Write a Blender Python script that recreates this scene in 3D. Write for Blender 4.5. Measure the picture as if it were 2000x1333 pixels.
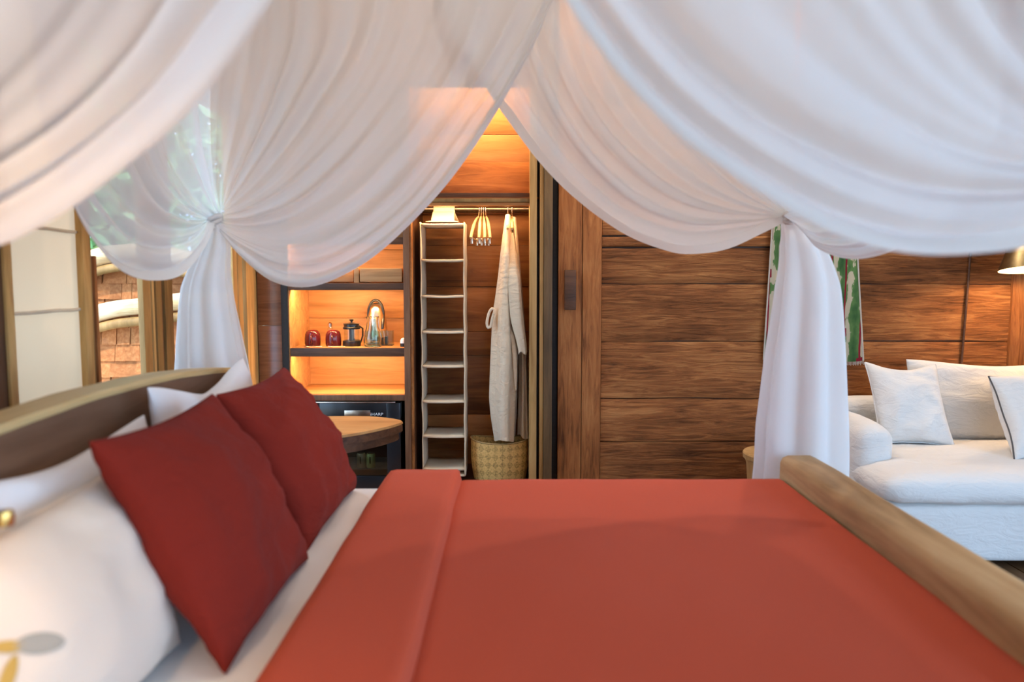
import bpy, bmesh, math, random
import numpy as np
from mathutils import Vector, Matrix, noise

random.seed(7)
for o in list(bpy.data.objects):
    bpy.data.objects.remove(o)
SC = bpy.context.scene
COL = SC.collection
R = math.radians

# ------------------------------------------------------------------ camera
F = 1500.0
TILT = math.atan(127.0 / F)
CAMZ = 1.43
cam_d = bpy.data.cameras.new('camera')
cam_d.sensor_width = 36.0
cam_d.lens = 36.0 * F / 2000.0
cam_d.clip_start = 0.05
cam_d.dof.use_dof = True
cam_d.dof.focus_distance = 4.6
cam_d.dof.aperture_fstop = 1.7
cam = bpy.data.objects.new('camera', cam_d)
cam.location = (0, 0, CAMZ)
cam.rotation_euler = (math.pi / 2 - TILT, 0, 0)
COL.objects.link(cam)
SC.camera = cam

# ------------------------------------------------------------------ sky, sun, exposure
world = bpy.data.worlds.new('sky')
SC.world = world
world.use_nodes = True
wn = world.node_tree
wn.nodes['Background'].inputs[0].default_value = (0.46, 0.69, 1.0, 1)
wn.nodes['Background'].inputs[1].default_value = 2.5

sun_d = bpy.data.lights.new('sun', 'SUN')
sun_d.energy = 2.4
sun_d.angle = R(2)
sun_d.color = (1.0, 0.93, 0.82)
sun = bpy.data.objects.new('sun', sun_d)
sun.rotation_euler = (R(32), 0, R(12))
COL.objects.link(sun)

SC.view_settings.view_transform = 'Standard'
SC.view_settings.look = 'None'
SC.view_settings.gamma = 1.0
SC.view_settings.use_curve_mapping = False
SC.view_settings.exposure = 1.25
SC.cycles.max_bounces = 10
SC.cycles.transparent_max_bounces = 16
SC.cycles.sample_clamp_indirect = 6.0
SC.cycles.use_denoising = True


def U(px, py, Y):
    """point of the plane at depth Y that the photograph shows at (px, py)"""
    u, v = (px - 1000.0) / F, (666.5 - py) / F
    c, s = math.cos(TILT), math.sin(TILT)
    d = Vector((u, c + v * s, -s + v * c))
    d *= Y / d.y
    return Vector((d.x, d.y, CAMZ + d.z))


def UX(px, py, X):
    p = U(px, py, 1.0)
    k = X / p.x
    return Vector((X, k, CAMZ + (p.z - CAMZ) * k))


def XP(px, Y):
    return U(px, 600, Y).x


def ZP(py, Y):
    return U(1000, py, Y).z


# ------------------------------------------------------------------ materials
def new_mat(name):
    m = bpy.data.materials.new(name)
    m.use_nodes = True
    nt = m.node_tree
    nt.nodes.clear()
    out = nt.nodes.new('ShaderNodeOutputMaterial')
    return m, nt, out


def node(nt, t, **kw):
    n = nt.nodes.new(t)
    for k, v in kw.items():
        setattr(n, k, v)
    return n


def plain(name, col, rough=0.6, metal=0.0, bump=0.0, bscale=60.0, spec=0.5, var=0.0, stretch=(1, 1, 1)):
    m, nt, out = new_mat(name)
    b = node(nt, 'ShaderNodeBsdfPrincipled')
    b.inputs['Base Color'].default_value = (*col, 1)
    b.inputs['Roughness'].default_value = rough
    b.inputs['Metallic'].default_value = metal
    b.inputs['Specular IOR Level'].default_value = spec
    if bump or var:
        tc = node(nt, 'ShaderNodeTexCoord')
        mp = node(nt, 'ShaderNodeMapping')
        mp.inputs['Scale'].default_value = stretch
        nz = node(nt, 'ShaderNodeTexNoise')
        nz.inputs['Scale'].default_value = bscale
        nz.inputs['Detail'].default_value = 5
        nt.links.new(tc.outputs['Object'], mp.inputs[0])
        nt.links.new(mp.outputs[0], nz.inputs[0])
        if bump:
            bp = node(nt, 'ShaderNodeBump')
            bp.inputs['Strength'].default_value = bump
            bp.inputs['Distance'].default_value = 0.01
            nt.links.new(nz.outputs[0], bp.inputs['Height'])
            nt.links.new(bp.outputs[0], b.inputs['Normal'])
        if var:
            rp = node(nt, 'ShaderNodeValToRGB')
            rp.color_ramp.elements[0].color = (*[c * (1 - var) for c in col], 1)
            rp.color_ramp.elements[1].color = (*[min(1, c * (1 + var)) for c in col], 1)
            rp.color_ramp.elements[0].position = 0.3
            rp.color_ramp.elements[1].position = 0.7
            nt.links.new(nz.outputs[0], rp.inputs[0])
            nt.links.new(rp.outputs[0], b.inputs['Base Color'])
    nt.links.new(b.outputs[0], out.inputs[0])
    return m


def wood(name, dark, mid, light, axis=0, rough=0.55, grain=1.0, bump=0.35, blotch=0.55, spec=0.3):
    """planed or weathered timber; axis is the direction of the grain"""
    m, nt, out = new_mat(name)
    L = nt.links.new
    b = node(nt, 'ShaderNodeBsdfPrincipled')
    b.inputs['Roughness'].default_value = rough
    b.inputs['Specular IOR Level'].default_value = spec
    tc = node(nt, 'ShaderNodeTexCoord')
    oi = node(nt, 'ShaderNodeObjectInfo')
    mul = node(nt, 'ShaderNodeMath', operation='MULTIPLY')
    mul.inputs[1].default_value = 37.0
    L(oi.outputs['Random'], mul.inputs[0])
    add = node(nt, 'ShaderNodeVectorMath', operation='ADD')
    L(tc.outputs['Object'], add.inputs[0])
    L(mul.outputs[0], add.inputs[1])
    sc = [14.0 * grain] * 3
    sc[axis] = 1.3 * grain
    mp = node(nt, 'ShaderNodeMapping')
    mp.inputs['Scale'].default_value = sc
    L(add.outputs[0], mp.inputs[0])
    n1 = node(nt, 'ShaderNodeTexNoise')
    n1.inputs['Scale'].default_value = 1.6
    n1.inputs['Detail'].default_value = 9
    n1.inputs['Roughness'].default_value = 0.62
    n1.inputs['Distortion'].default_value = 1.3
    L(mp.outputs[0], n1.inputs[0])
    sc2 = [3.2] * 3
    sc2[axis] = 1.1
    mp2 = node(nt, 'ShaderNodeMapping')
    mp2.inputs['Scale'].default_value = sc2
    L(add.outputs[0], mp2.inputs[0])
    n2 = node(nt, 'ShaderNodeTexNoise')
    n2.inputs['Scale'].default_value = 1.5
    n2.inputs['Detail'].default_value = 4
    L(mp2.outputs[0], n2.inputs[0])
    mx = node(nt, 'ShaderNodeMath', operation='MULTIPLY_ADD')
    mx.inputs[1].default_value = blotch
    L(n2.outputs[0], mx.inputs[0])
    sub = node(nt, 'ShaderNodeMath', operation='MULTIPLY')
    sub.inputs[1].default_value = 1 - blotch
    L(n1.outputs[0], sub.inputs[0])
    L(sub.outputs[0], mx.inputs[2])
    rp = node(nt, 'ShaderNodeValToRGB')
    e = rp.color_ramp.elements
    e[0].position, e[0].color = 0.34, (*dark, 1)
    e[1].position, e[1].color = 0.66, (*light, 1)
    k = e.new(0.5)
    k.color = (*mid, 1)
    L(mx.outputs[0], rp.inputs[0])
    # each board a little lighter or darker than the next
    hv = node(nt, 'ShaderNodeHueSaturation')
    ma = node(nt, 'ShaderNodeMapRange')
    ma.inputs['To Min'].default_value = 0.82
    ma.inputs['To Max'].default_value = 1.18
    L(oi.outputs['Random'], ma.inputs[0])
    L(ma.outputs[0], hv.inputs['Value'])
    L(rp.outputs[0], hv.inputs['Color'])
    L(hv.outputs[0], b.inputs['Base Color'])
    bp = node(nt, 'ShaderNodeBump')
    bp.inputs['Strength'].default_value = bump
    bp.inputs['Distance'].default_value = 0.012
    L(n1.outputs[0], bp.inputs['Height'])
    L(bp.outputs[0], b.inputs['Normal'])
    L(b.outputs[0], out.inputs[0])
    return m


def gauze(name, col, transp, transl=0.42, weave=900):
    """woven cloth that lets some light through; transp = open part of the weave"""
    m, nt, out = new_mat(name)
    L = nt.links.new
    d = node(nt, 'ShaderNodeBsdfDiffuse')
    t = node(nt, 'ShaderNodeBsdfTranslucent')
    tr = node(nt, 'ShaderNodeBsdfTransparent')
    d.inputs[0].default_value = (*col, 1)
    t.inputs[0].default_value = (*col, 1)
    tc = node(nt, 'ShaderNodeTexCoord')
    nz = node(nt, 'ShaderNodeTexNoise')
    nz.inputs['Scale'].default_value = weave
    L(tc.outputs['Object'], nz.inputs[0])
    bp = node(nt, 'ShaderNodeBump')
    bp.inputs['Strength'].default_value = 0.12
    bp.inputs['Distance'].default_value = 0.002
    L(nz.outputs[0], bp.inputs['Height'])
    L(bp.outputs[0], d.inputs['Normal'])
    m1 = node(nt, 'ShaderNodeMixShader')
    m1.inputs[0].default_value = transl
    L(d.outputs[0], m1.inputs[1])
    L(t.outputs[0], m1.inputs[2])
    m2 = node(nt, 'ShaderNodeMixShader')
    m2.inputs[0].default_value = transp
    L(m1.outputs[0], m2.inputs[1])
    L(tr.outputs[0], m2.inputs[2])
    L(m2.outputs[0], out.inputs[0])
    return m


def linen(name, col, bump=0.25, rough=0.95, sheen=0.2, scale=420, crease=0.0):
    m, nt, out = new_mat(name)
    L = nt.links.new
    b = node(nt, 'ShaderNodeBsdfPrincipled')
    b.inputs['Base Color'].default_value = (*col, 1)
    b.inputs['Roughness'].default_value = rough
    b.inputs['Specular IOR Level'].default_value = 0.03
    b.inputs['Sheen Weight'].default_value = sheen
    b.inputs['Sheen Roughness'].default_value = 0.5
    tc = node(nt, 'ShaderNodeTexCoord')
    hs = None
    for i, st in enumerate(((1, 0.25, 1), (0.25, 1, 0.4))):
        mp = node(nt, 'ShaderNodeMapping')
        mp.inputs['Scale'].default_value = st
        nz = node(nt, 'ShaderNodeTexNoise')
        nz.inputs['Scale'].default_value = scale
        nz.inputs['Detail'].default_value = 2
        L(tc.outputs['Object'], mp.inputs[0])
        L(mp.outputs[0], nz.inputs[0])
        if hs is None:
            hs = nz
        else:
            ad = node(nt, 'ShaderNodeMath', operation='ADD')
            L(hs.outputs[0], ad.inputs[0])
            L(nz.outputs[0], ad.inputs[1])
            hs = ad
    bp = node(nt, 'ShaderNodeBump')
    bp.inputs['Strength'].default_value = bump
    bp.inputs['Distance'].default_value = 0.002
    L(hs.outputs[0], bp.inputs['Height'])
    if crease:
        # soft rumples of washed linen
        mp = node(nt, 'ShaderNodeMapping')
        mp.inputs['Scale'].default_value = (1.0, 1.0, 2.2)
        nz = node(nt, 'ShaderNodeTexNoise')
        nz.inputs['Scale'].default_value = 7.5
        nz.inputs['Detail'].default_value = 3
        nz.inputs['Distortion'].default_value = 1.6
        L(tc.outputs['Object'], mp.inputs[0])
        L(mp.outputs[0], nz.inputs[0])
        b2 = node(nt, 'ShaderNodeBump')
        b2.inputs['Strength'].default_value = crease
        b2.inputs['Distance'].default_value = 0.03
        L(nz.outputs[0], b2.inputs['Height'])
        L(b2.outputs[0], bp.inputs['Normal'])
    L(bp.outputs[0], b.inputs['Normal'])
    L(b.outputs[0], out.inputs[0])
    return m


def clear_glass(name, tint=(0.9, 0.95, 0.93), gloss=0.12, ior=1.45):
    m, nt, out = new_mat(name)
    L = nt.links.new
    t = node(nt, 'ShaderNodeBsdfTransparent')
    t.inputs[0].default_value = (*tint, 1)
    g = node(nt, 'ShaderNodeBsdfGlossy')
    g.inputs['Roughness'].default_value = 0.03
    fr = node(nt, 'ShaderNodeFresnel')
    fr.inputs[0].default_value = ior
    ad = node(nt, 'ShaderNodeMath', operation='ADD')
    ad.use_clamp = True
    ad.inputs[1].default_value = gloss * 0.3
    ge = node(nt, 'ShaderNodeNewGeometry')
    inv = node(nt, 'ShaderNodeMath', operation='SUBTRACT')
    inv.inputs[0].default_value = 1.0
    L(ge.outputs['Backfacing'], inv.inputs[1])
    fm = node(nt, 'ShaderNodeMath', operation='MULTIPLY')
    L(fr.outputs[0], fm.inputs[0])
    L(inv.outputs[0], fm.inputs[1])
    L(fm.outputs[0], ad.inputs[0])
    mx = node(nt, 'ShaderNodeMixShader')
    L(ad.outputs[0], mx.inputs[0])
    L(t.outputs[0], mx.inputs[1])
    L(g.outputs[0], mx.inputs[2])
    L(mx.outputs[0], out.inputs[0])
    return m


def thick_glass(name):
    m, nt, out = new_mat(name)
    g = node(nt, 'ShaderNodeBsdfGlass')
    g.inputs['Color'].default_value = (0.95, 0.98, 0.95, 1)
    g.inputs['Roughness'].default_value = 0.0
    g.inputs['IOR'].default_value = 1.45
    nt.links.new(g.outputs[0], out.inputs[0])
    return m


def glow(name, col, strength):
    m, nt, out = new_mat(name)
    e = node(nt, 'ShaderNodeEmission')
    e.inputs[0].default_value = (*col, 1)
    e.inputs[1].default_value = strength
    nt.links.new(e.outputs[0], out.inputs[0])
    return m


def ikat(name):
    """green and cream cloth: feathered upright bands, dark red threads that swell into lozenges"""
    m, nt, out = new_mat(name)
    L = nt.links.new
    b = node(nt, 'ShaderNodeBsdfPrincipled')
    b.inputs['Roughness'].default_value = 0.85
    b.inputs['Specular IOR Level'].default_value = 0.15

    def mth(op, a, c):
        n = node(nt, 'ShaderNodeMath', operation=op)
        for k, v in enumerate((a, c)):
            if isinstance(v, (int, float)):
                n.inputs[k].default_value = v
            elif v is not None:
                L(v, n.inputs[k])
        return n.outputs[0]

    def nse(scale, loc, detail=2.0):
        mp = node(nt, 'ShaderNodeMapping')
        mp.inputs['Scale'].default_value = scale
        mp.inputs['Location'].default_value = loc
        L(tc.outputs['Object'], mp.inputs[0])
        n = node(nt, 'ShaderNodeTexNoise')
        n.inputs['Scale'].default_value = 1.0
        n.inputs['Detail'].default_value = detail
        L(mp.outputs[0], n.inputs[0])
        return n.outputs[0]
    tc = node(nt, 'ShaderNodeTexCoord')
    sx = node(nt, 'ShaderNodeSeparateXYZ')
    L(tc.outputs['Object'], sx.inputs[0])
    wob = mth('MULTIPLY', mth('SUBTRACT', nse((7, 1, 7), (0, 0, 0)), 0.5), 0.05)
    ph = mth('FRACT', mth('DIVIDE', mth('ADD', sx.outputs[0], wob), 0.094), None)
    patch = nse((22, 1, 8), (4, 0, 2), 3.0)
    # cream band at the ends of each repeat, green in the middle, eaten into by the patches
    mid = mth('ABSOLUTE', mth('SUBTRACT', ph, 0.5), None)
    g = mth('ADD', mth('MULTIPLY', mth('SUBTRACT', 0.36, mid), 2.0), mth('MULTIPLY', mth('SUBTRACT', patch, 0.5), -2.6))
    rp = node(nt, 'ShaderNodeValToRGB')
    e = rp.color_ramp.elements
    e[0].position, e[0].color = 0.0, (0.50, 0.43, 0.30, 1)
    e[1].position, e[1].color = 1.0, (0.03, 0.09, 0.03, 1)
    for p_, c_ in ((0.08, (0.46, 0.41, 0.28)), (0.13, (0.11, 0.20, 0.065)), (0.5, (0.065, 0.14, 0.045))):
        k = e.new(p_)
        k.color = (*c_, 1)
    L(g, rp.inputs[0])
    straight = mth('FRACT', mth('DIVIDE', mth('ADD', sx.outputs[0], mth('MULTIPLY', wob, 0.25)), 0.094), None)
    d = mth('ABSOLUTE', mth('SUBTRACT', straight, 0.76), None)
    sw = mth('GREATER_THAN', nse((3.5, 1, 9), (9, 0, 5), 0.0), 0.60)
    wd = mth('ADD', 0.055, mth('MULTIPLY', sw, 0.11))
    red = mth('LESS_THAN', d, wd)
    mx = node(nt, 'ShaderNodeMix', data_type='RGBA')
    L(red, mx.inputs['Factor'])
    L(rp.outputs[0], mx.inputs['A'])
    mx.inputs['B'].default_value = (0.22, 0.012, 0.025, 1)
    L(mx.outputs['Result'], b.inputs['Base Color'])
    L(b.outputs[0], out.inputs[0])
    return m


def woven(name):
    """bamboo twill: slanting strips with lozenges of lighter weave"""
    m, nt, out = new_mat(name)
    L = nt.links.new
    b = node(nt, 'ShaderNodeBsdfPrincipled')
    b.inputs['Roughness'].default_value = 0.55
    uv = node(nt, 'ShaderNodeUVMap')
    mp = node(nt, 'ShaderNodeMapping')
    mp.inputs['Rotation'].default_value = (0, 0, R(45))
    mp.inputs['Scale'].default_value = (1, 1, 1)
    L(uv.outputs[0], mp.inputs[0])
    ck = node(nt, 'ShaderNodeTexChecker')
    ck.inputs['Scale'].default_value = 70
    L(mp.outputs[0], ck.inputs[0])
    ck2 = node(nt, 'ShaderNodeTexChecker')
    ck2.inputs['Scale'].default_value = 9
    L(mp.outputs[0], ck2.inputs[0])
    nz = node(nt, 'ShaderNodeTexNoise')
    nz.inputs['Scale'].default_value = 28
    L(uv.outputs[0], nz.inputs[0])
    sm = node(nt, 'ShaderNodeMath', operation='MULTIPLY_ADD')
    sm.inputs[1].default_value = 0.33
    L(ck.outputs['Fac'], sm.inputs[0])
    s2 = node(nt, 'ShaderNodeMath', operation='MULTIPLY_ADD')
    s2.inputs[1].default_value = 0.28
    L(ck2.outputs['Fac'], s2.inputs[0])
    L(nz.outputs[0], s2.inputs[2])
    L(s2.outputs[0], sm.inputs[2])
    rp = node(nt, 'ShaderNodeValToRGB')
    e = rp.color_ramp.elements
    e[0].position, e[0].color = 0.3, (0.14, 0.075, 0.02, 1)
    e[1].position, e[1].color = 1.0, (0.85, 0.54, 0.18, 1)
    k = e.new(0.62); k.color = (0.58, 0.33, 0.085, 1)
    L(sm.outputs[0], rp.inputs[0])
    L(rp.outputs[0], b.inputs['Base Color'])
    bp = node(nt, 'ShaderNodeBump')
    bp.inputs['Strength'].default_value = 0.5
    bp.inputs['Distance'].default_value = 0.004
    L(ck.outputs['Fac'], bp.inputs['Height'])
    L(bp.outputs[0], b.inputs['Normal'])
    L(b.outputs[0], out.inputs[0])
    return m


M = dict(
    plank=wood('old_plank', (0.070, 0.024, 0.008), (0.275, 0.098, 0.030), (0.50, 0.215, 0.072), 0, 0.6, 1.7, 1.0, 0.42, 0.15),
    plank_v=wood('upright_plank', (0.09, 0.030, 0.010), (0.30, 0.105, 0.031), (0.45, 0.185, 0.06), 2, 0.55, 1.5, 0.7, 0.45, 0.15),
    closet=wood('closet_board', (0.15, 0.050, 0.014), (0.38, 0.145, 0.040), (0.54, 0.24, 0.075), 0, 0.45, 0.7, 0.25),
    niche=wood('niche_board', (0.26, 0.125, 0.045), (0.44, 0.22, 0.085), (0.54, 0.30, 0.125), 0, 0.45, 0.7, 0.15, 0.4),
    edge=wood('dark_edge', (0.035, 0.015, 0.008), (0.085, 0.035, 0.016), (0.16, 0.07, 0.032), 0, 0.45, 1.0, 0.3),
    edge_v=wood('cabinet_post_wood', (0.07, 0.03, 0.014), (0.16, 0.07, 0.032), (0.26, 0.125, 0.058), 2, 0.45, 1.0, 0.3),
    black=plain('gap_shade', (0.012, 0.010, 0.009), 0.6, var=0.3),  # black fill that stands for the shade in gaps between boards
    gloss=wood('varnished_panel', (0.13, 0.045, 0.018), (0.21, 0.08, 0.034), (0.27, 0.115, 0.05), 0, 0.22, 1.2, 0.06, 0.4, 0.6),
    pale=wood('pale_post', (0.32, 0.165, 0.050), (0.52, 0.295, 0.10), (0.66, 0.41, 0.16), 2, 0.5, 0.8, 0.2, 0.4),
    pole=wood('brown_post', (0.13, 0.07, 0.022), (0.25, 0.14, 0.045), (0.36, 0.21, 0.075), 2, 0.5, 0.8, 0.25),
    olive=wood('olive_post', (0.075, 0.043, 0.018), (0.15, 0.085, 0.035), (0.23, 0.135, 0.058), 2, 0.5, 0.8, 0.3),
    foot=wood('footboard_wood', (0.24, 0.130, 0.052), (0.46, 0.28, 0.13), (0.60, 0.40, 0.21), 1, 0.6, 0.5, 0.25, 0.6),
    head=wood('headboard_shaded_wood', (0.14, 0.072, 0.042), (0.22, 0.118, 0.070), (0.30, 0.17, 0.105), 1, 0.55, 0.5, 0.3),  # darker: the front's weaker light is put into the colour
    head_lit_top=wood('headboard_lit_cap', (0.32, 0.22, 0.095), (0.50, 0.36, 0.165), (0.62, 0.47, 0.24), 1, 0.5, 0.5, 0.2),  # paler: the light on the top is put into the colour
    table=wood('tabletop_wood', (0.26, 0.115, 0.035), (0.40, 0.195, 0.065), (0.50, 0.27, 0.10), 0, 0.4, 0.8, 0.12),
    stool=wood('stool_wood', (0.30, 0.16, 0.055), (0.44, 0.26, 0.10), (0.55, 0.34, 0.15), 2, 0.5, 0.8, 0.15),
    floor=wood('floorboard', (0.10, 0.05, 0.022), (0.19, 0.10, 0.045), (0.28, 0.155, 0.075), 1, 0.4, 0.7, 0.2),
    shingle=wood('shingle', (0.28, 0.090, 0.026), (0.44, 0.155, 0.048), (0.58, 0.26, 0.10), 2, 0.8, 1.5, 0.5, 0.45),
    log=wood('sunlit_log', (0.36, 0.23, 0.10), (0.58, 0.42, 0.23), (0.74, 0.62, 0.44), 0, 0.8, 1.2, 0.6),  # pale: the sun on the logs' tops is put into the colour
    hanger=wood('hanger_wood', (0.50, 0.29, 0.12), (0.62, 0.38, 0.17), (0.70, 0.46, 0.22), 2, 0.4, 1.2, 0.05),
    gauze=gauze('sheer_curtain', (0.86, 0.86, 0.87), 0.13, 0.32),
    hem=gauze('curtain_hem', (0.88, 0.86, 0.84), 0.03, 0.35),
    blind=gauze('blind_cloth', (0.76, 0.55, 0.35), 0.0, 0.22, 500),
    sheet=linen('white_sheet', (0.82, 0.80, 0.79), 0.1),
    pillow=linen('white_pillowcase', (0.80, 0.79, 0.80), 0.12, crease=0.12),
    cream=linen('cream_cushion_cover', (0.74, 0.64, 0.53), 0.15, crease=0.12),
    terra=linen('terracotta_cloth', (0.50, 0.084, 0.040), 0.35, sheen=0.06),
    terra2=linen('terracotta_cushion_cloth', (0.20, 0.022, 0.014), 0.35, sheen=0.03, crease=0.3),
    sofa=linen('sofa_linen', (0.68, 0.665, 0.64), 0.3, scale=260, crease=0.3),
    piping=linen('dark_piping', (0.10, 0.09, 0.085)),
    robe=linen('waffle_robe', (0.68, 0.55, 0.39), 0.5, scale=320, crease=0.4),
    canvas=linen('organizer_canvas', (0.68, 0.55, 0.38), 0.2),
    ikat=ikat('ikat_cloth'),
    fringe=linen('fringe_thread', (0.50, 0.46, 0.40), 0.5),
    basket=woven('woven_bamboo'),
    basket_rim=plain('bamboo_rim', (0.42, 0.27, 0.10), 0.5, var=0.25, bscale=40),
    steel=plain('brushed_steel', (0.66, 0.58, 0.48), 0.22, 1.0),
    rail=plain('dull_steel', (0.22, 0.19, 0.16), 0.45, 1.0),
    brass=plain('aged_brass', (0.36, 0.27, 0.13), 0.38, 1.0, var=0.2, bscale=20),
    bright_brass=plain('bright_brass', (0.78, 0.52, 0.17), 0.25, 1.0),
    lamp_cloth=gauze('lamp_cloth', (0.88, 0.76, 0.58), 0.05, 0.6),
    lamp_in=plain('lamp_lining', (0.92, 0.82, 0.62), 0.6),
    darkplastic=plain('black_plastic', (0.012, 0.012, 0.013), 0.3),
    fridge=plain('black_enamel', (0.014, 0.015, 0.017), 0.22),
    fridge_in=plain('fridge_lining', (0.05, 0.055, 0.055), 0.5),
    white=plain('white_enamel', (0.80, 0.79, 0.77), 0.35),
    mug=plain('maroon_glaze', (0.10, 0.010, 0.012), 0.12),
    coffee=plain('dark_coffee', (0.03, 0.015, 0.01), 0.4),
    can_y=plain('yellow_can', (0.62, 0.55, 0.22), 0.35, 0.2),
    can_r=plain('copper_can', (0.55, 0.32, 0.20), 0.35, 0.2),
    glass=clear_glass('clear_glass'),
    thick_glass=thick_glass('thick_glass'),
    pane=clear_glass('window_pane', (0.97, 0.98, 0.98), 0.0, 1.2),
    dark_glass=clear_glass('fridge_glass', (0.55, 0.62, 0.60), 0.2),
    leaf=plain('leaf_green', (0.22, 0.42, 0.16), 0.5, var=0.5, bscale=3),
    bark=plain('bark', (0.12, 0.08, 0.05), 0.9, bump=0.5),
    grey_thread=linen('grey_embroidery', (0.36, 0.34, 0.29)),
    gold_thread=linen('gold_embroidery', (0.52, 0.33, 0.08)),
    earth=plain('pale_bounce_ground', (0.55, 0.50, 0.42), 0.9, var=0.3, bscale=2),  # unseen ground, coloured pale to bounce sunlight indoors
    ceiling=wood('pale_bounce_board', (0.62, 0.56, 0.46), (0.72, 0.66, 0.56), (0.78, 0.73, 0.64), 1, 0.6, 0.7, 0.2),  # unseen ceiling, coloured pale to bounce daylight onto the bed
    led=glow('warm_led', (1.0, 0.56, 0.22), 6.0),
    bulb=glow('warm_bulb', (1.0, 0.66, 0.32), 14.0),
)


# ------------------------------------------------------------------ builders
def add_box(bm, x0, x1, y0, y1, z0, z1, bevel=0.0, jit=0.0):
    r = bmesh.ops.create_cube(bm, size=1.0)
    vs = r['verts']
    for v in vs:
        v.co = Vector(((x0 + x1) / 2 + v.co.x * (x1 - x0), (y0 + y1) / 2 + v.co.y * (y1 - y0), (z0 + z1) / 2 + v.co.z * (z1 - z0)))
        if jit:
            v.co += Vector([random.uniform(-jit, jit) for _ in range(3)])
    if bevel:
        es = list({e for v in vs for e in v.link_edges})
        bmesh.ops.bevel(bm, geom=es, offset=bevel, segments=2, affect='EDGES', profile=0.6)


def add_lathe(bm, prof, c, n=32, axis=None, cap=True):
    c = Vector(c)
    rings = []
    for r, z in prof:
        ring = []
        for i in range(n):
            a = 2 * math.pi * i / n
            p = Vector((r * math.cos(a), r * math.sin(a), z))
            if axis is not None:
                p = axis @ p
            ring.append(bm.verts.new(c + p))
        rings.append(ring)
    for a, b in zip(rings, rings[1:]):
        for i in range(n):
            j = (i + 1) % n
            bm.faces.new((a[i], a[j], b[j], b[i]))
    if cap:
        for ring, flip in ((rings[0], True), (rings[-1], False)):
            if (ring[0].co - ring[n // 2].co).length > 1e-5:
                bm.faces.new(list(reversed(ring)) if flip else ring)


def add_tube(bm, pts, r, n=8, closed=False):
    pts = [Vector(p) for p in pts]
    rs = r if isinstance(r, (list, tuple)) else [r] * len(pts)
    rings = []
    N = len(pts)
    ref = Vector((0.31, 0.2, 0.93)).normalized()
    for i, p in enumerate(pts):
        if closed:
            t = pts[(i + 1) % N] - pts[i - 1]
        else:
            t = pts[min(i + 1, N - 1)] - pts[max(i - 1, 0)]
        t.normalize()
        a = t.cross(ref)
        if a.length < 1e-3:
            a = t.cross(Vector((1, 0, 0)))
        a.normalize()
        b = t.cross(a)
        rings.append([bm.verts.new(p + (a * math.cos(2 * math.pi * k / n) + b * math.sin(2 * math.pi * k / n)) * rs[i]) for k in range(n)])
    rr = rings + ([rings[0]] if closed else [])
    for a, b in zip(rr, rr[1:]):
        for k in range(n):
            j = (k + 1) % n
            bm.faces.new((a[k], a[j], b[j], b[k]))
    if not closed:
        bm.faces.new(list(reversed(rings[0])))
        bm.faces.new(rings[-1])


def add_outline(bm, pts, z0, z1, bevel=0.0):
    """closed outline in plan, extruded from z0 to z1"""
    lo = [bm.verts.new((p[0], p[1], z0)) for p in pts]
    hi = [bm.verts.new((p[0], p[1], z1)) for p in pts]
    n = len(pts)
    bm.faces.new(list(reversed(lo)))
    bm.faces.new(hi)
    for i in range(n):
        j = (i + 1) % n
        bm.faces.new((lo[i], lo[j], hi[j], hi[i]))
    if bevel:
        es = [e for v in hi for e in v.link_edges if all(w in hi for w in e.verts)]
        es += [e for v in lo for e in v.link_edges if all(w in lo for w in e.verts)]
        bmesh.ops.bevel(bm, geom=list(set(es)), offset=bevel, segments=3, affect='EDGES')


def add_grid(bm, P, close_u=False, uv=None):
    """P[i][j] -> Vector; returns the verts"""
    V = [[bm.verts.new(p) for p in row] for row in P]
    lay = bm.loops.layers.uv.verify() if uv else None
    nu = len(V)
    for i in range(nu if close_u else nu - 1):
        for j in range(len(V[0]) - 1):
            k = (i + 1) % nu
            f = bm.faces.new((V[i][j], V[k][j], V[k][j + 1], V[i][j + 1]))
            if uv:
                for lp, (a, b) in zip(f.loops, ((i, j), (i + 1, j), (i + 1, j + 1), (i, j + 1))):
                    lp[lay].uv = uv(a, b)
    return V


def finish(o, kind=None, label=None, cat=None, group=None):
    if kind:
        o['kind'] = kind
    if label:
        o['label'] = label
    if cat:
        o['category'] = cat
    if group:
        o['group'] = group
    return o


def obj(name, bm, mat, parent=None, smooth=True, angle=40, fix=True, **kw):
    me = bpy.data.meshes.new(name)
    if fix:
        bmesh.ops.recalc_face_normals(bm, faces=bm.faces[:])
    bm.to_mesh(me)
    bm.free()
    me.materials.append(M[mat] if isinstance(mat, str) else mat)
    if smooth:
        me.polygons.foreach_set('use_smooth', [True] * len(me.polygons))
        me.set_sharp_from_angle(angle=R(angle))
    o = bpy.data.objects.new(name, me)
    COL.objects.link(o)
    if parent is not None:
        o.parent = parent
        o.matrix_parent_inverse = Matrix.Translation(-Vector(parent.location))
    return finish(o, **kw)


def box(name, x0, x1, y0, y1, z0, z1, mat, parent=None, bevel=0.003, jit=0.0, **kw):
    bm = bmesh.new()
    add_box(bm, x0, x1, y0, y1, z0, z1, bevel, jit)
    return obj(name, bm, mat, parent, angle=30, **kw)


def lathe(name, prof, c, mat, parent=None, n=32, axis=None, cap=True, **kw):
    bm = bmesh.new()
    add_lathe(bm, prof, c, n, axis, cap)
    return obj(name, bm, mat, parent, **kw)


def tube(name, pts, r, mat, parent=None, n=8, closed=False, **kw):
    bm = bmesh.new()
    add_tube(bm, pts, r, n, closed)
    return obj(name, bm, mat, parent, angle=60, **kw)


def thing(name, loc, label=None, cat=None, group=None, kind=None):
    o = bpy.data.objects.new(name, None)
    o.empty_display_size = 0.05
    COL.objects.link(o)
    o.location = loc
    return finish(o, kind, label, cat, group)


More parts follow.
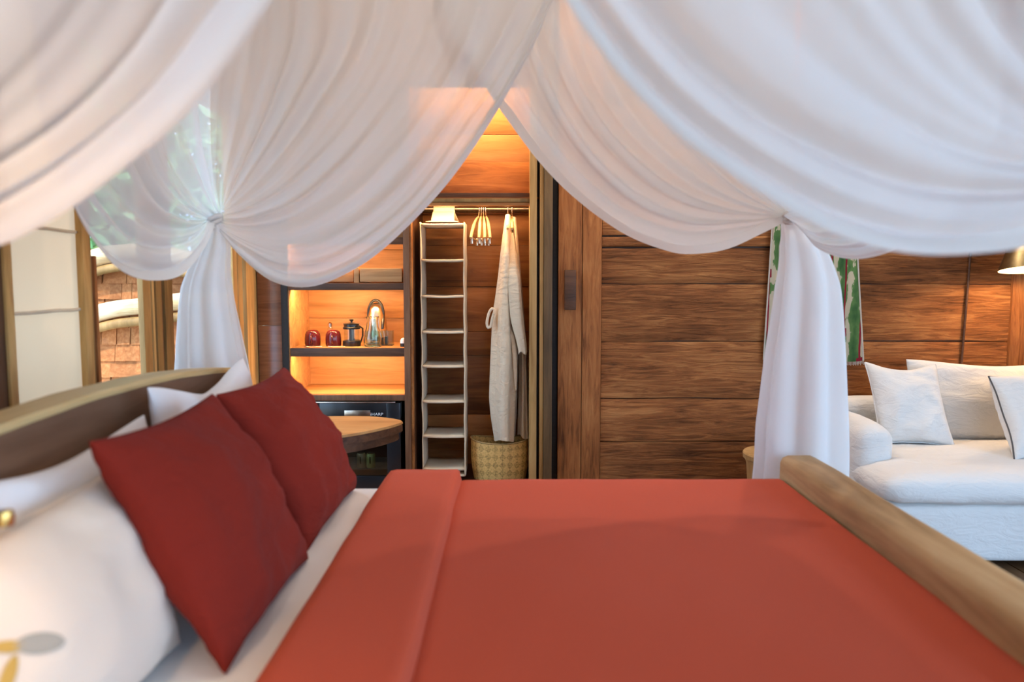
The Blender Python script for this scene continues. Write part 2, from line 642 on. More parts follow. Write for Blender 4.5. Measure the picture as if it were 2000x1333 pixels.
def copy_tree(o, off, parent=None, label=None):
    c = o.copy()
    COL.objects.link(c)
    if parent is None:
        c.location = Vector(o.location) + Vector(off)
        if label:
            c['label'] = label
    else:
        c.parent = parent
    for ch in [x for x in bpy.data.objects if x.parent == o and x != c]:
        copy_tree(ch, off, c)
    return c


def area(name, loc, sx, sy, watts, col, ax, parent, az=0.0, spread=180):
    d = bpy.data.lights.new(name, 'AREA')
    d.shape = 'RECTANGLE'
    d.size, d.size_y = sx, sy
    d.energy = watts
    d.color = col
    d.spread = R(spread)
    o = bpy.data.objects.new(name, d)
    COL.objects.link(o)
    o.parent = parent
    o.matrix_parent_inverse = Matrix.Translation(-Vector(parent.location))
    o.location = loc
    o.rotation_euler = (R(ax), 0, R(az))
    return o


def point(name, loc, watts, col, rad, parent):
    d = bpy.data.lights.new(name, 'POINT')
    d.energy = watts
    d.color = col
    d.shadow_soft_size = rad
    o = bpy.data.objects.new(name, d)
    COL.objects.link(o)
    o.parent = parent
    o.matrix_parent_inverse = Matrix.Translation(-Vector(parent.location))
    o.location = loc
    return o


def crom(pts, n):
    """Catmull-Rom through pts, n samples even in arc length -> (n,3)"""
    P = np.array([list(p) for p in pts], float)
    P = np.vstack([2 * P[0] - P[1], P, 2 * P[-1] - P[-2]])
    out = []
    for i in range(1, len(P) - 2):
        for t in np.linspace(0, 1, 24, endpoint=False):
            a, b, c, d = P[i - 1], P[i], P[i + 1], P[i + 2]
            out.append(0.5 * (2 * b + (c - a) * t + (2 * a - 5 * b + 4 * c - d) * t * t + (3 * b - a - 3 * c + d) * t ** 3))
    out.append(P[-2])
    Q = np.array(out)
    s = np.concatenate([[0], np.cumsum(np.linalg.norm(np.diff(Q, axis=0), axis=1))])
    g = np.linspace(0, s[-1], n)
    return np.stack([np.interp(g, s, Q[:, k]) for k in range(3)], 1)


WARM = (1.0, 0.58, 0.24)
WY = 4.75           # front plane of the back wall
LX = -1.60          # inner face of the left wall
WX1 = 3.75          # right wall
CEIL = 3.40
NEARY = -2.2

# ------------------------------------------------------------------ setting
fl = thing('floor', (0, 0, 0), 'brown wooden floorboards of the bedroom', kind='structure')
for i in range(24):
    x0 = LX - 0.15 + i * 0.235
    box('floorboard', x0, x0 + 0.231, NEARY, 5.5, -0.06, 0.0 - 0.001 * (i % 3), 'floor', fl)
box('ground', -30, 30, -30, 40, -0.6, -0.45, 'earth', None, 0, kind='structure', label='ground outside the cabin, coloured pale to bounce sunlight')
ce = thing('ceiling', (0, 1.6, CEIL), 'unseen board ceiling over the bedroom, coloured pale to bounce daylight', kind='structure')
for i in range(14):
    x0 = LX - 0.15 + i * 0.402
    box('ceiling_plank', x0, x0 + 0.399, NEARY, 5.5, CEIL, CEIL + 0.05, 'ceiling', ce)
wr = thing('wall_right', (WX1, 1.6, 0), 'plank wall at the sofa end of the bedroom, open to the terrace past the sofa', kind='structure')
for i in range(10):
    box('plank', WX1, WX1 + 0.08, 2.4 if i < 8 else NEARY, 5.5, i * 0.34, i * 0.34 + 0.336, 'plank', wr)

wf = thing('wall_front', (0, NEARY, 0), 'plank wall with a wide opening to the terrace', kind='structure')
for x0, x1, z0, z1 in ((LX - 0.15, 0.2, 0, 2.5), (3.4, WX1 + 0.08, 0, 2.5), (LX - 0.15, WX1 + 0.08, 2.504, CEIL)):
    nb = max(1, round((z1 - z0) / 0.32))
    for i in range(nb):
        box('plank', x0, x1, NEARY - 0.08, NEARY, z0 + (z1 - z0) * i / nb, z0 + (z1 - z0) * (i + 1) / nb - 0.004, 'plank', wf)
for k, (x, y, wt) in enumerate(((0.62, 4.38, 11), (1.75, 4.38, 9), (2.95, 4.38, 2), (-0.55, 3.75, 2.5), (-0.45, 2.1, 1.8), (0.55, 2.1, 1.8))):
    dl = thing('ceiling_downlight', (x, y, CEIL), 'small round recessed ceiling downlight over the ' + ('closet jamb', 'wall textile', 'sofa', 'side table', 'red cushions', 'duvet')[k], 'downlight', 'ceiling downlights')
    lathe('trim_ring', [(0.045, -0.004), (0.06, -0.004), (0.06, 0.0)], (x, y, CEIL), 'white', dl, 24, cap=False)
    lathe('lens', [(0.0005, -0.002), (0.045, -0.002)], (x, y, CEIL), 'bulb', dl, 24, cap=False)
    lo = area('downlight_light', (x, y, CEIL - 0.012), 0.09, 0.09, wt, (1.0, 0.90, 0.80), 0, dl)
    lo.data.shape = 'DISK'

# ---- back wall: old wide planks to the right of the closet
wb = thing('wall_back', (1.7, WY, 0), 'old rough-hewn wide plank wall behind the bed and sofa', kind='structure')
box('backing', LX - 0.15, WX1 + 0.08, 5.46, 5.54, 0, CEIL, 'edge', wb, 0)
box('backing', XP(1092, WY), WX1, WY + 0.035, WY + 0.075, 0, CEIL, 'edge', wb, 0)


def rough_plank(name, x0, x1, z0, z1, y, mat, parent, seed, amp=0.006, thick=0.04):
    """a wide hand-cut plank with wavering edges and a dented face"""
    bm = bmesh.new()
    nx, nz = max(6, int((x1 - x0) / 0.05)), 8
    P = []
    for i in range(nx + 1):
        x = x0 + (x1 - x0) * i / nx
        e0 = z0 + 0.003 + 0.006 * noise.noise(Vector((x * 2.3, seed, 1)))
        e1 = z1 - 0.003 + 0.006 * noise.noise(Vector((x * 2.3, seed, 5)))
        row = [Vector((x, y + thick, e0))]
        for j in range(nz + 1):
            t = j / nz
            z = e0 + (e1 - e0) * t
            d = amp * noise.noise(Vector((x * 3.1, z * 9, seed))) + amp * 0.6 * noise.noise(Vector((x * 9, z * 22, seed)))
            if j in (0, nz):
                d += 0.006
            row.append(Vector((x, y + d, z)))
        row.append(Vector((x, y + thick, e1)))
        P.append(row)
    add_grid(bm, P)
    ends = [[v for v in bm.verts if abs(v.co.x - xx) < 1e-6] for xx in (x0, x1)]
    for ev in ends:
        k = nz + 3
        if len(ev) == k:
            bm.faces.new(ev)
    return obj(name, bm, mat, parent, angle=50)


rows = [1060, 948, 863, 779, 667, 555, 483, 461, 372, 290, 200, 105, 20, -80, -190, -290, -390]
xa, xb, xc = XP(1175, WY), XP(1972, WY), XP(2140, WY)
for k in range(len(rows) - 1):
    z0, z1 = max(0.0, ZP(rows[k], WY)), min(CEIL, ZP(rows[k + 1], WY))
    if z1 - z0 < 0.02:
        continue
    rough_plank('plank', xa, xb, z0, z1, WY, 'plank', wb, k * 3.7)
    rough_plank('plank', xc, WX1, z0, z1, WY, 'plank', wb, k * 3.7 + 1.3)
# uprights: door stiles beside the closet and a post past the lamp
box('stile', XP(1090, WY), XP(1136, WY), WY - 0.012, WY + 0.04, 0, CEIL, 'plank_v', wb, 0.004)
box('stile', XP(1137, WY), XP(1174, WY), WY - 0.016, WY + 0.04, 0, CEIL, 'plank_v', wb, 0.004)
box('stile', xb + 0.002, xc - 0.002, WY - 0.018, WY + 0.04, 0, CEIL, 'plank_v', wb, 0.004)
# a dark wooden pull on the stile
bm = bmesh.new()
hx0, hx1 = XP(1101, WY), XP(1123, WY)
hz0, hz1 = ZP(605, WY), ZP(528, WY)
add_box(bm, hx0, hx1, WY - 0.075, WY - 0.045, hz0, hz1, 0.006)
add_box(bm, hx0 + 0.012, hx1 - 0.012, WY - 0.05, WY - 0.005, hz1 - 0.05, hz1 - 0.015, 0.003)
add_box(bm, hx0 + 0.012, hx1 - 0.012, WY - 0.05, WY - 0.005, hz0 + 0.015, hz0 + 0.05, 0.003)
obj('door_pull', bm, 'edge', wb, label='dark wooden pull handle')

# uprights between the closet and the planks; black ones fill shaded gaps
tr = thing('trim_1', (0.2, WY, 0), 'narrow upright door jambs and tracks beside the open closet', kind='structure')
for a, b, y0, mat in ((1034, 1048, -0.03, 'pale'), (1049, 1053, 0.05, 'black'), (1053.5, 1061, -0.02, 'pale'),
                      (1061.5, 1078, -0.045, 'olive'), (1078.5, 1089.5, 0.03, 'black')):
    box('upright', XP(a, WY), XP(b, WY), WY + y0, WY + 0.16, 0, CEIL, mat, tr, 0.003)
# between left corner and cabinet
tl = thing('trim_2', (-1.5, WY, 0), 'varnished red brown panel and dark strip in the corner beside the cabinet', kind='structure')
box('varnished_panel', XP(503, WY), XP(549, WY), WY + 0.0, WY + 0.03, 0, ZP(637, WY), 'gloss', tl, 0.002)
box('varnished_panel', XP(503, WY), XP(549, WY), WY + 0.002, WY + 0.03, ZP(637, WY) + 0.003, CEIL, 'gloss', tl, 0.002)
box('dark_strip', XP(550, WY), XP(563, WY), WY - 0.012, WY - 0.0005, 0, CEIL, 'black', tl, 0.002)
box('lintel', XP(563.5, WY), XP(1033.5, WY), WY - 0.05, WY - 0.0155, 2.56, CEIL, 'plank', tl, 0.002)

# ---- left wall: posts, sliding frames, glass
wl = thing('wall_left', (LX, 3.4, 0), 'wall of upright posts and tall window openings behind the headboard', kind='structure')


def YL(px):
    return UX(px, 600, LX).y


def post(a, b, x_in, x_out, mat, z0=0.0, z1=CEIL, name='post', parent=wl):
    return box(name, LX - x_out * 0.25, LX + x_in * 0.35, YL(a), YL(b), z0, z1, mat, parent, 0.003)


box('plank', LX - 0.08, LX, NEARY, YL(8), 0, CEIL, 'edge_v', wl)
post(9, 24, 0.02, 0.06, 'pale', name='blind_jamb')
post(161, 175, 0.03, 0.06, 'pale', name='blind_jamb')
post(176, 181, 0.01, 0.06, 'pole')
post(181.5, 185, -0.02, 0.06, 'black')  # black strip in place of a shaded slit
post(185.5, 191, 0.01, 0.06, 'plank_v', z1=ZP(500, 2.95))
post(275, 287, 0.035, 0.05, 'pale')
post(287.5, 293, 0.015, 0.05, 'pale')
post(293.5, 296, -0.01, 0.05, 'black')
post(296.5, 301, 0.01, 0.05, 'pale')
post(301.5, 312, 0.03, 0.06, 'pole')
post(312.5, 318, 0.0, 0.06, 'edge_v')
post(318.5, 334, 0.03, 0.08, 'pole')
post(455, 463, 0.02, 0.05, 'pale')
post(464, 472, 0.03, 0.06, 'pale')
post(472.5, 475, -0.01, 0.05, 'black')
box('corner_post', LX - 0.1, XP(501, WY), YL(476), WY + 0.1, 0, CEIL, 'pale', wl, 0.006)
box('head_beam', LX - 0.08, LX + 0.02, NEARY, WY, 2.35, 2.5, 'pole', wl, 0.006)
box('sill', LX - 0.08, LX + 0.02, YL(8), YL(476), 0.0, 0.3, 'pole', wl, 0.006)
for i in range(3):
    box('plank', LX - 0.07, LX, NEARY, WY, 2.505 + i * 0.3, 2.8 + i * 0.3, 'plank', wl)
for n_, (a, b) in enumerate(((191.5, 274.5), (334.5, 454.5))):
    w = thing('window_%d' % (n_ + 1), (LX - 0.03, YL(a), 0.3), 'tall clear window pane between wooden posts behind the headboard', kind='structure')
    box('pane', LX - 0.034, LX - 0.03, YL(a), YL(b), 0.3, 2.35, 'pane', w, 0)

# cloth blind between its jambs, two battens showing as shadow lines
bl = thing('roller_blind', (LX, YL(90), 0.3), 'flat cream cloth blind with thin battens beside the window glass', 'blind')
bm = bmesh.new()
P = []
ya, yb = YL(24.5), YL(169)
batz = [UX(30, 440, LX).z, UX(30, 614, LX).z, 0.86]
for i in range(21):
    y = ya + (yb - ya) * i / 20
    row = []
    for j in range(61):
        z = 0.3 + 2.05 * j / 60
        d = 0.004 * noise.noise(Vector((y * 5, z * 3, 2)))
        row.append(Vector((LX - 0.02 + d, y, z)))
    P.append(row)
add_grid(bm, P)
obj('cloth', bm, 'blind', bl)
for z in batz:
    tube('batten', [(LX - 0.012 + 0.003 * noise.noise(Vector((t * 9, z, 0))), ya + (YL(160.5) - ya) * t, z + 0.006 * noise.noise(Vector((t * 4, z, 3)))) for t in np.linspace(0, 1, 9)], 0.0065, 'robe', bl)

# ------------------------------------------------------------------ outside: shingled roof tiers and a tree
sh = thing('shingled_outbuilding', (-3.4, 6.3, -0.45), 'shingle-clad outbuilding with curved sunlit logs, seen through the window', 'building')
SY = 6.3
lower_log = [U(px, py, SY) for px, py in ((60, 645), (130, 632), (190, 614), (235, 603), (280, 598), (340, 591), (400, 588), (520, 600))]
upper_log = [U(px, py, SY + 0.35) for px, py in ((60, 548), (130, 530), (190, 506), (230, 496), (290, 493), (360, 505), (440, 530), (520, 560))]


def zat(curve, x):
    return float(np.interp(x, [p.x for p in curve], [p.z for p in curve]))


box('backing_wall', -4.6, -2.1, SY + 0.05, SY + 0.12, -0.45, 1.05, 'edge', sh, 0)
box('backing_wall', -4.6, -2.1, SY + 0.42, SY + 0.5, 0.6, 1.5, 'edge', sh, 0)
shm = []
for k in range(6):
    bm = bmesh.new()
    w = random.uniform(0.46, 0.54)
    add_box(bm, -w, w, -0.5, 0.5, -0.5, 0.5, 0.0, 0.02)
    for v in bm.verts:
        if v.co.z < 0:
            v.co.y -= 1.1
    me = bpy.data.meshes.new('shingle')
    bm.to_mesh(me)
    bm.free()
    me.materials.append(M['shingle'])
    shm.append(me)
COURSE = 0.136


def shingles(zb, curve, y, x0, x1, nrow):
    for r in range(nrow):
        x = x0 + random.uniform(-0.08, 0)
        z = zb + r * COURSE
        while x < x1:
            w = random.choice((0.085, 0.11, 0.13, 0.17, 0.21))
            cx = x + w / 2
            if z + COURSE * 0.35 < zat(curve, cx):
                o = bpy.data.objects.new('shingle', random.choice(shm))
                COL.objects.link(o)
                o.parent = sh
                o.matrix_parent_inverse = Matrix.Translation(-Vector(sh.location))
                o.location = (cx, y + random.uniform(-0.006, 0.006), z + COURSE / 2)
                o.scale = (w * 0.985, 0.018, COURSE * 1.08)
            x += w
    return


shingles(0.33, lower_log, SY + 0.02, -3.95, -2.2, 7)
shingles(1.10, upper_log, SY + 0.39, -3.95, -2.2, 5)
for cv, y in ((lower_log, -0.05), (upper_log, -0.05)):
    c = crom([p + Vector((0, y, 0)) for p in cv], 40)
    bm = bmesh.new()
    add_tube(bm, [Vector(p) for p in c], [0.075 + 0.012 * noise.noise(Vector(p) * 3) for p in c], 12)
    obj('log', bm, 'log', sh, angle=60)
    c2 = [Vector(p) + Vector((0, -0.02, -0.12)) for p in c]
    tube('batten', c2, 0.04, 'pole', sh, 8)  # lower side of the same log, out of the sun, as darker wood

tree = thing('leafy_tree', (-5.2, 10.5, -0.45), 'bright green leafy tree beyond the shingled roof', 'tree')
bm = bmesh.new()
for i in range(9000):
    p = Vector((random.gauss(-5.3, 1.35), random.gauss(10.5, 0.9), random.gauss(3.1, 1.1)))
    s = random.uniform(0.08, 0.17)
    p.z = max(p.z, 0.2)
    a = Vector([random.gauss(0, 1) for _ in range(3)]).normalized()
    b = a.orthogonal().normalized()
    v = [bm.verts.new(p + a * s * k + b * s * 0.38 * q) for k, q in ((-1, 0), (0, 1), (1, 0), (0, -1))]
    bm.faces.new(v)
obj('foliage', bm, 'leaf', tree, smooth=False)
bm = bmesh.new()
add_tube(bm, [(-5.2, 10.5, -0.45), (-5.15, 10.5, 0.8), (-5.25, 10.5, 1.9), (-5.2, 10.5, 2.9)], [0.16, 0.13, 0.1, 0.05], 10)
for a in (0.5, 2.2, 4.0, 5.3):
    add_tube(bm, [(-5.22, 10.5, 1.6), (-5.2 + 0.5 * math.cos(a), 10.5 + 0.4 * math.sin(a), 2.4), (-5.2 + 0.9 * math.cos(a), 10.5 + 0.6 * math.sin(a), 3.0)], [0.06, 0.04, 0.02], 6)
obj('trunk', bm, 'bark', tree)

# ------------------------------------------------------------------ niche cabinet
NX0, NX1 = XP(564, WY), XP(789, WY)
NB = 5.22
PX1 = XP(805, WY)
cab = thing('niche_cabinet', ((NX0 + NX1) / 2, WY, 0), 'lit open wooden cabinet with shelves and drawers above the small fridge', 'cabinet')
zt0, zt1 = ZP(567, WY), ZP(553, WY)          # beam under the drawers
zs0, zs1 = ZP(697, WY), ZP(680, WY)          # shelf
zc0, zc1 = ZP(783, WY), ZP(771, WY)          # counter
box('post', NX1, PX1 - 0.012, WY - 0.015, WY + 0.06, 0, 2.72, 'edge_v', cab, 0.003)
box('post_lip', PX1 - 0.011, PX1, WY - 0.005, WY + 0.06, 0, 2.72, 'closet', cab, 0.002)
box('side_panel', NX1, NX1 + 0.02, WY + 0.06, NB, 0, 2.72, 'niche', cab, 0)
box('side_panel', NX0 - 0.02, NX0 + 0.002, WY, NB, zc1, 2.72, 'niche', cab, 0)
box('side_panel', NX0 - 0.02, NX0 + 0.002, WY, NB, 0, zc0, 'edge', cab, 0)
zz = [zc1, ZP(700, NB) + 0.02, zs1 + 0.16, zt0, zt1 + 0.22, 2.0, 2.35, 2.72]
for a, b in zip(zz, zz[1:]):
    box('back_board', NX0, NX1, NB - 0.004 + random.uniform(-0.003, 0.003), NB + 0.02, a + 0.001, b - 0.001, 'niche', cab, 0.002)
box('back_board', NX0, NX1, NB - 0.01, NB + 0.02, 0, zc0, 'edge', cab, 0)
bmz = (zt0 + zt1) / 2
box('beam', NX0, NX1, WY - 0.008, WY + 0.05, zt0, zt1, 'edge', cab, 0.004)
box('shelf_board', NX0, NX1, WY + 0.05, NB, zt0 + 0.028, zt1, 'niche', cab, 0)
box('shelf_board', NX0 + 0.004, NX1, WY + 0.025, NB, zs0 + 0.030, zs1, 'table', cab, 0.002)
box('shelf_lip', NX0 + 0.004, NX1, WY + 0.0, WY + 0.025, zs0, zs1 - 0.002, 'edge', cab, 0.002)
box('counter', NX0, NX1, WY + 0.025, NB, zc0 + 0.004, zc1, 'niche', cab, 0.002)
box('counter_lip', NX0, NX1, WY - 0.006, WY + 0.025, zc0, zc1 - 0.002, 'edge_v', cab, 0.003)
# two shallow drawer fronts standing over the beam, with a divider
dz1 = ZP(524, WY)
box('drawer', XP(703, WY), NX1 - 0.012, WY + 0.012, WY + 0.32, zt1 + 0.006, dz1, 'niche', cab, 0.004)
box('drawer', NX0 + 0.012, XP(688, WY), WY + 0.05, WY + 0.36, zt1 + 0.006, dz1 - 0.01, 'niche', cab, 0.004)
box('divider', XP(691, WY), XP(701, WY), WY + 0.016, WY + 0.34, zt1, dz1 + 0.004, 'niche', cab, 0.002)
box('shelf_board', NX0, NX1, WY + 0.01, NB, ZP(476, WY) + 0.02, ZP(470, WY) + 0.02, 'closet', cab, 0.002)
box('shelf_lip', NX0, NX1, WY - 0.005, WY + 0.01, ZP(476, WY) - 0.005, ZP(470, WY) + 0.02, 'edge', cab, 0.002)
for nm, z, yy, wt in (('upper', ZP(476, WY) + 0.018, WY + 0.022, 2.6), ('main', zt0 + 0.027, WY + 0.062, 3.9), ('lower', zs0 + 0.029, WY + 0.036, 3.1)):
    s = box('led_strip', NX0 + 0.03, NX1 - 0.03, yy - 0.008, yy + 0.008, z - 0.008, z, 'led', cab, 0)
    area('strip_light', ((NX0 + NX1) / 2, yy, z - 0.012), NX1 - NX0 - 0.06, 0.02, wt, WARM, 22, s)

# ---- fridge under the counter
FX0, FX1, FY0, FY1 = XP(600, WY + 0.02), XP(779, WY + 0.02), WY + 0.03, NB - 0.02
FZ1 = ZP(789, WY)
fr = thing('mini_fridge', ((FX0 + FX1) / 2, WY + 0.2, 0.0), 'black glass-fronted minibar fridge under the lit shelves', 'fridge')
bm = bmesh.new()
t = 0.03
add_box(bm, FX0, FX0 + t, FY0 + 0.04, FY1, 0.0, FZ1, 0.002)
add_box(bm, FX1 - t, FX1, FY0 + 0.04, FY1, 0.0, FZ1, 0.002)
add_box(bm, FX0 + t, FX1 - t, FY0 + 0.04, FY1, FZ1 - t, FZ1, 0)
add_box(bm, FX0 + t, FX1 - t, FY0 + 0.04, FY1, 0.0, 0.05, 0)
add_box(bm, FX0 + t, FX1 - t, FY1 - t, FY1, 0.05, FZ1 - t, 0)
obj('body', bm, 'fridge', fr)
GX0, GX1 = FX0 + 0.06, XP(752, FY0)
GZ0, GZ1 = ZP(931, FY0), ZP(848, FY0)
dr = thing('tmp', (0, 0, 0))
bpy.data.objects.remove(dr)
bm = bmesh.new()
add_box(bm, FX0, GX0, FY0, FY0 + 0.035, 0.03, FZ1, 0.003)
add_box(bm, GX1, FX1, FY0, FY0 + 0.035, 0.03, FZ1, 0.003)
add_box(bm, GX0, GX1, FY0, FY0 + 0.035, ZP(826, FY0), FZ1, 0.003)
add_box(bm, GX0, GX1, FY0, FY0 + 0.035, 0.03, GZ0, 0.003)
door = obj('door', bm, 'fridge', fr)
box('glass_panel', GX0, GX1, FY0 + 0.014, FY0 + 0.02, GZ0, ZP(826, FY0), 'dark_glass', door, 0)
box('top_trim', FX0, FX1 - 0.03, FY0 - 0.012, FY0 + 0.03, FZ1 + 0.001, FZ1 + 0.008, 'steel', door, 0.002)
box('label_plate', XP(669, FY0), XP(720, FY0), FY0 - 0.003, FY0 + 0.002, ZP(815, FY0), ZP(802, FY0), 'steel', door, 0.001)
box('wire_shelf', FX0 + t, FX1 - t, FY0 + 0.06, FY1 - t, ZP(914, FY0 + 0.1) - 0.006, ZP(914, FY0 + 0.1), 'fridge_in', fr, 0)
cu = bpy.data.curves.new('lettering', 'FONT')
cu.body = 'SHARP'
cu.size = 0.024
cu.extrude = 0.0008
cu.space_character = 1.06
to = bpy.data.objects.new('lettering_source', cu)
COL.objects.link(to)
bpy.context.view_layer.update()
me = bpy.data.meshes.new_from_object(to.evaluated_get(bpy.context.evaluated_depsgraph_get()))
bpy.data.objects.remove(to)
lx0 = min(v.co.x for v in me.vertices)
lx1 = max(v.co.x for v in me.vertices)
tw = XP(745, FY0) - XP(718, FY0)
me.transform(Matrix.Translation((XP(718, FY0), FY0 - 0.002, ZP(812, FY0))) @ Matrix.Rotation(R(90), 4, 'X') @ Matrix.Diagonal((tw / (lx1 - lx0), 1, 1, 1)))
me.materials.clear()
me.materials.append(M['white'])
lt = bpy.data.objects.new('lettering', me)
COL.objects.link(lt)
lt.parent = door
lt['label'] = 'white maker lettering'
il = box('added_fridge_lamp', FX0 + 0.1, FX1 - 0.1, FY0 + 0.075, FY0 + 0.09, FZ1 - t - 0.012, FZ1 - t - 0.001, 'lamp_in', fr, 0.002)  # unseen lamp, added to brighten the cans
area('can_fill_light', ((FX0 + FX1) / 2, FY0 + 0.082, FZ1 - t - 0.016), 0.2, 0.012, 0.22, (0.85, 0.95, 0.9), 0, il)
# cans on the fridge shelf
shelf_z = ZP(914, FY0 + 0.1)
for px, mat, lab in ((700, 'can_r', 'copper coloured drink can behind the fridge glass'), (719, 'can_y', 'pale yellow drink can behind the fridge glass')):
    c = (XP(px, FY0 + 0.1), FY0 + 0.11, shelf_z)
    cn = thing('drink_can', c, lab, 'can', 'cans in the fridge')
    h = 0.094
    lathe('can_body', [(0.024, 0), (0.0285, 0.006), (0.0285, h - 0.012), (0.024, h)], c, mat, cn, 24)
    lathe('lid', [(0.024, h), (0.0245, h + 0.004), (0.02, h + 0.002)], c, 'steel', cn, 24)
    box('label_mark', c[0] - 0.004, c[0] + 0.004, c[1] - 0.0292, c[1] - 0.028, c[2] + 0.03, c[2] + 0.075, 'edge', cn, 0)

# ---- things on the shelf
SZ = zs1


def mug(px, Y, lab):
    c = Vector((XP(px, Y), Y, SZ))
    t = thing('mug', c, lab, 'mug', 'maroon mugs on the shelf')
    prof = [(0.0465, 0.0), (0.050, 0.012), (0.050, 0.05), (0.047, 0.075), (0.040, 0.092), (0.028, 0.101), (0.012, 0.103), (0.0005, 0.103)]
    lathe('cup', prof, c, 'mug', t, 32)
    pts = [c + Vector((0.006, -0.048 - 0.028 * math.sin(a), 0.045 + 0.026 * math.cos(a))) for a in np.linspace(0, math.pi, 12)]
    tube('handle', pts, 0.006, 'mug', t)
    return t


mug(609.5, WY + 0.14, 'upturned maroon mug at the end of the shelf, farthest from the glass carafe')
mug(650, WY + 0.14, 'upturned maroon mug beside the coffee press')
for k, px in enumerate((598, 643)):
    c = Vector((XP(px, WY + 0.045), WY + 0.045, SZ))
    sp = thing('teaspoon', c, 'steel teaspoon in front of the maroon mug ' + ('at the shelf end', 'beside the coffee press')[k], 'spoon', 'teaspoons on the shelf')
    bm = bmesh.new()
    bmesh.ops.create_uvsphere(bm, u_segments=14, v_segments=8, radius=1)
    for v in bm.verts:
        v.co = c + Vector((v.co.x * 0.019, v.co.y * 0.012, 0.0055 + v.co.z * 0.004 + v.co.x * -0.0015))
    obj('bowl', bm, 'steel', sp)
    tube('handle', [c + Vector(p) for p in ((0.015, 0, 0.006), (0.05, 0.004, 0.005), (0.095, 0.008, 0.0034))], [0.0025, 0.002, 0.0035], 'steel', sp, 6)
# little steel shaker behind the second mug
c = Vector((XP(644, WY + 0.28), WY + 0.28, SZ))
t = thing('shaker', c, 'small glass shaker with steel cap behind the maroon mug', 'shaker')
lathe('jar', [(0.018, 0), (0.02, 0.01), (0.02, 0.1), (0.014, 0.112)], c, 'glass', t, 20)
lathe('cap', [(0.014, 0.112), (0.015, 0.135), (0.008, 0.142), (0.0005, 0.143)], c, 'steel', t, 20)
# coffee press
c = Vector((XP(686, WY + 0.15), WY + 0.15, SZ))
t = thing('coffee_press', c, 'black coffee press with glass body and knob plunger', 'coffee press')
lathe('base', [(0.055, 0), (0.057, 0.004), (0.057, 0.032), (0.052, 0.036)], c, 'darkplastic', t)
lathe('glass_body', [(0.047, 0.036), (0.047, 0.118)], c, 'glass', t, cap=False)
lathe('lid', [(0.054, 0.108), (0.0555, 0.118), (0.049, 0.124), (0.049, 0.138), (0.055, 0.142), (0.03, 0.147), (0.008, 0.149)], c, 'darkplastic', t)
lathe('plunger', [(0.02, 0.036), (0.016, 0.05), (0.016, 0.11)], c, 'coffee', t, 20)
lathe('knob', [(0.006, 0.148), (0.006, 0.156), (0.017, 0.166), (0.012, 0.17), (0.0005, 0.171)], c, 'darkplastic', t, 20)
tube('handle', [c + Vector(p) for p in ((0.05, 0.0, 0.125), (0.062, 0.04, 0.11), (0.062, 0.045, 0.06), (0.052, 0.02, 0.02))], 0.006, 'darkplastic', t)
# steel kettle
c = Vector((XP(735, WY + 0.32), WY + 0.32, SZ))
t = thing('kettle', c, 'polished steel electric kettle standing behind the glass carafe', 'kettle')
lathe('kettle_body', [(0.072, 0), (0.078, 0.012), (0.074, 0.06), (0.063, 0.16), (0.052, 0.215)], c, 'steel', t)
lathe('lid', [(0.052, 0.215), (0.046, 0.245), (0.032, 0.264), (0.012, 0.272), (0.0005, 0.273)], c, 'steel', t)
pts = [c + Vector((0.0 + 0.05 * math.cos(a), -0.02, 0.195 + 0.092 * math.sin(a))) for a in np.linspace(-0.15, math.pi + 0.15, 16)]
pts = [c + Vector((0.046, -0.052, 0.10)), c + Vector((0.052, -0.045, 0.15))] + pts
tube('handle', pts, 0.009, 'darkplastic', t)
# glass carafe
c = Vector((XP(727, WY + 0.09), WY + 0.09, SZ))
t = thing('glass_carafe', c, 'clear glass water carafe with flared lip in front of the kettle', 'carafe')
lathe('flask', [(0.0005, 0.002), (0.05, 0.002), (0.056, 0.012), (0.057, 0.055), (0.05, 0.09), (0.038, 0.125), (0.034, 0.16), (0.036, 0.178),
                (0.033, 0.178), (0.031, 0.16), (0.035, 0.124), (0.047, 0.088), (0.0535, 0.055), (0.052, 0.016), (0.046, 0.008), (0.0005, 0.008)], c, 'thick_glass', t, 36, cap=False)
lathe('lip', [(0.036, 0.1785), (0.042, 0.186), (0.044, 0.19), (0.041, 0.192), (0.036, 0.186), (0.033, 0.1785)], c, 'thick_glass', t, 36, cap=False)
# clear tray box with sachets
bx0, bx1, by0, by1 = XP(713, WY + 0.2), XP(768, WY + 0.2), WY + 0.152, WY + 0.216
t = thing('clear_box', ((bx0 + bx1) / 2, WY + 0.2, SZ), 'clear acrylic box of tea sachets beside the kettle', 'box')
H = 0.095
box('base', bx0, bx1, by0, by1, SZ, SZ + 0.005, 'darkplastic', t, 0.001)
box('side_panel', bx0, bx1, by0, by0 + 0.003, SZ + 0.005, SZ + H, 'glass', t, 0)
box('side_panel', bx0, bx1, by1 - 0.003, by1, SZ + 0.005, SZ + H, 'glass', t, 0)
box('side_panel', bx0, bx0 + 0.003, by0, by1, SZ + 0.005, SZ + H, 'glass', t, 0)
box('side_panel', bx1 - 0.003, bx1, by0, by1, SZ + 0.005, SZ + H, 'glass', t, 0)
for k in range(2):
    xs = bx0 + 0.10 + k * 0.03
    b = box('tea_sachet', xs, xs + 0.016, by0 + 0.008, by1 - 0.012, SZ + 0.006, SZ + 0.05 + 0.008 * (k % 2), 'coffee' if k % 2 == 0 else 'darkplastic', None, 0.001)
    finish(b, label=('brown', 'black')[k] + ' tea sachet standing in the clear box', cat='sachet', group='sachets in the clear box')
c = Vector((NX1 - 0.0195, WY + 0.085, SZ))
t = thing('small_jar', c, 'small white jar with black foot against the cabinet post', 'jar')
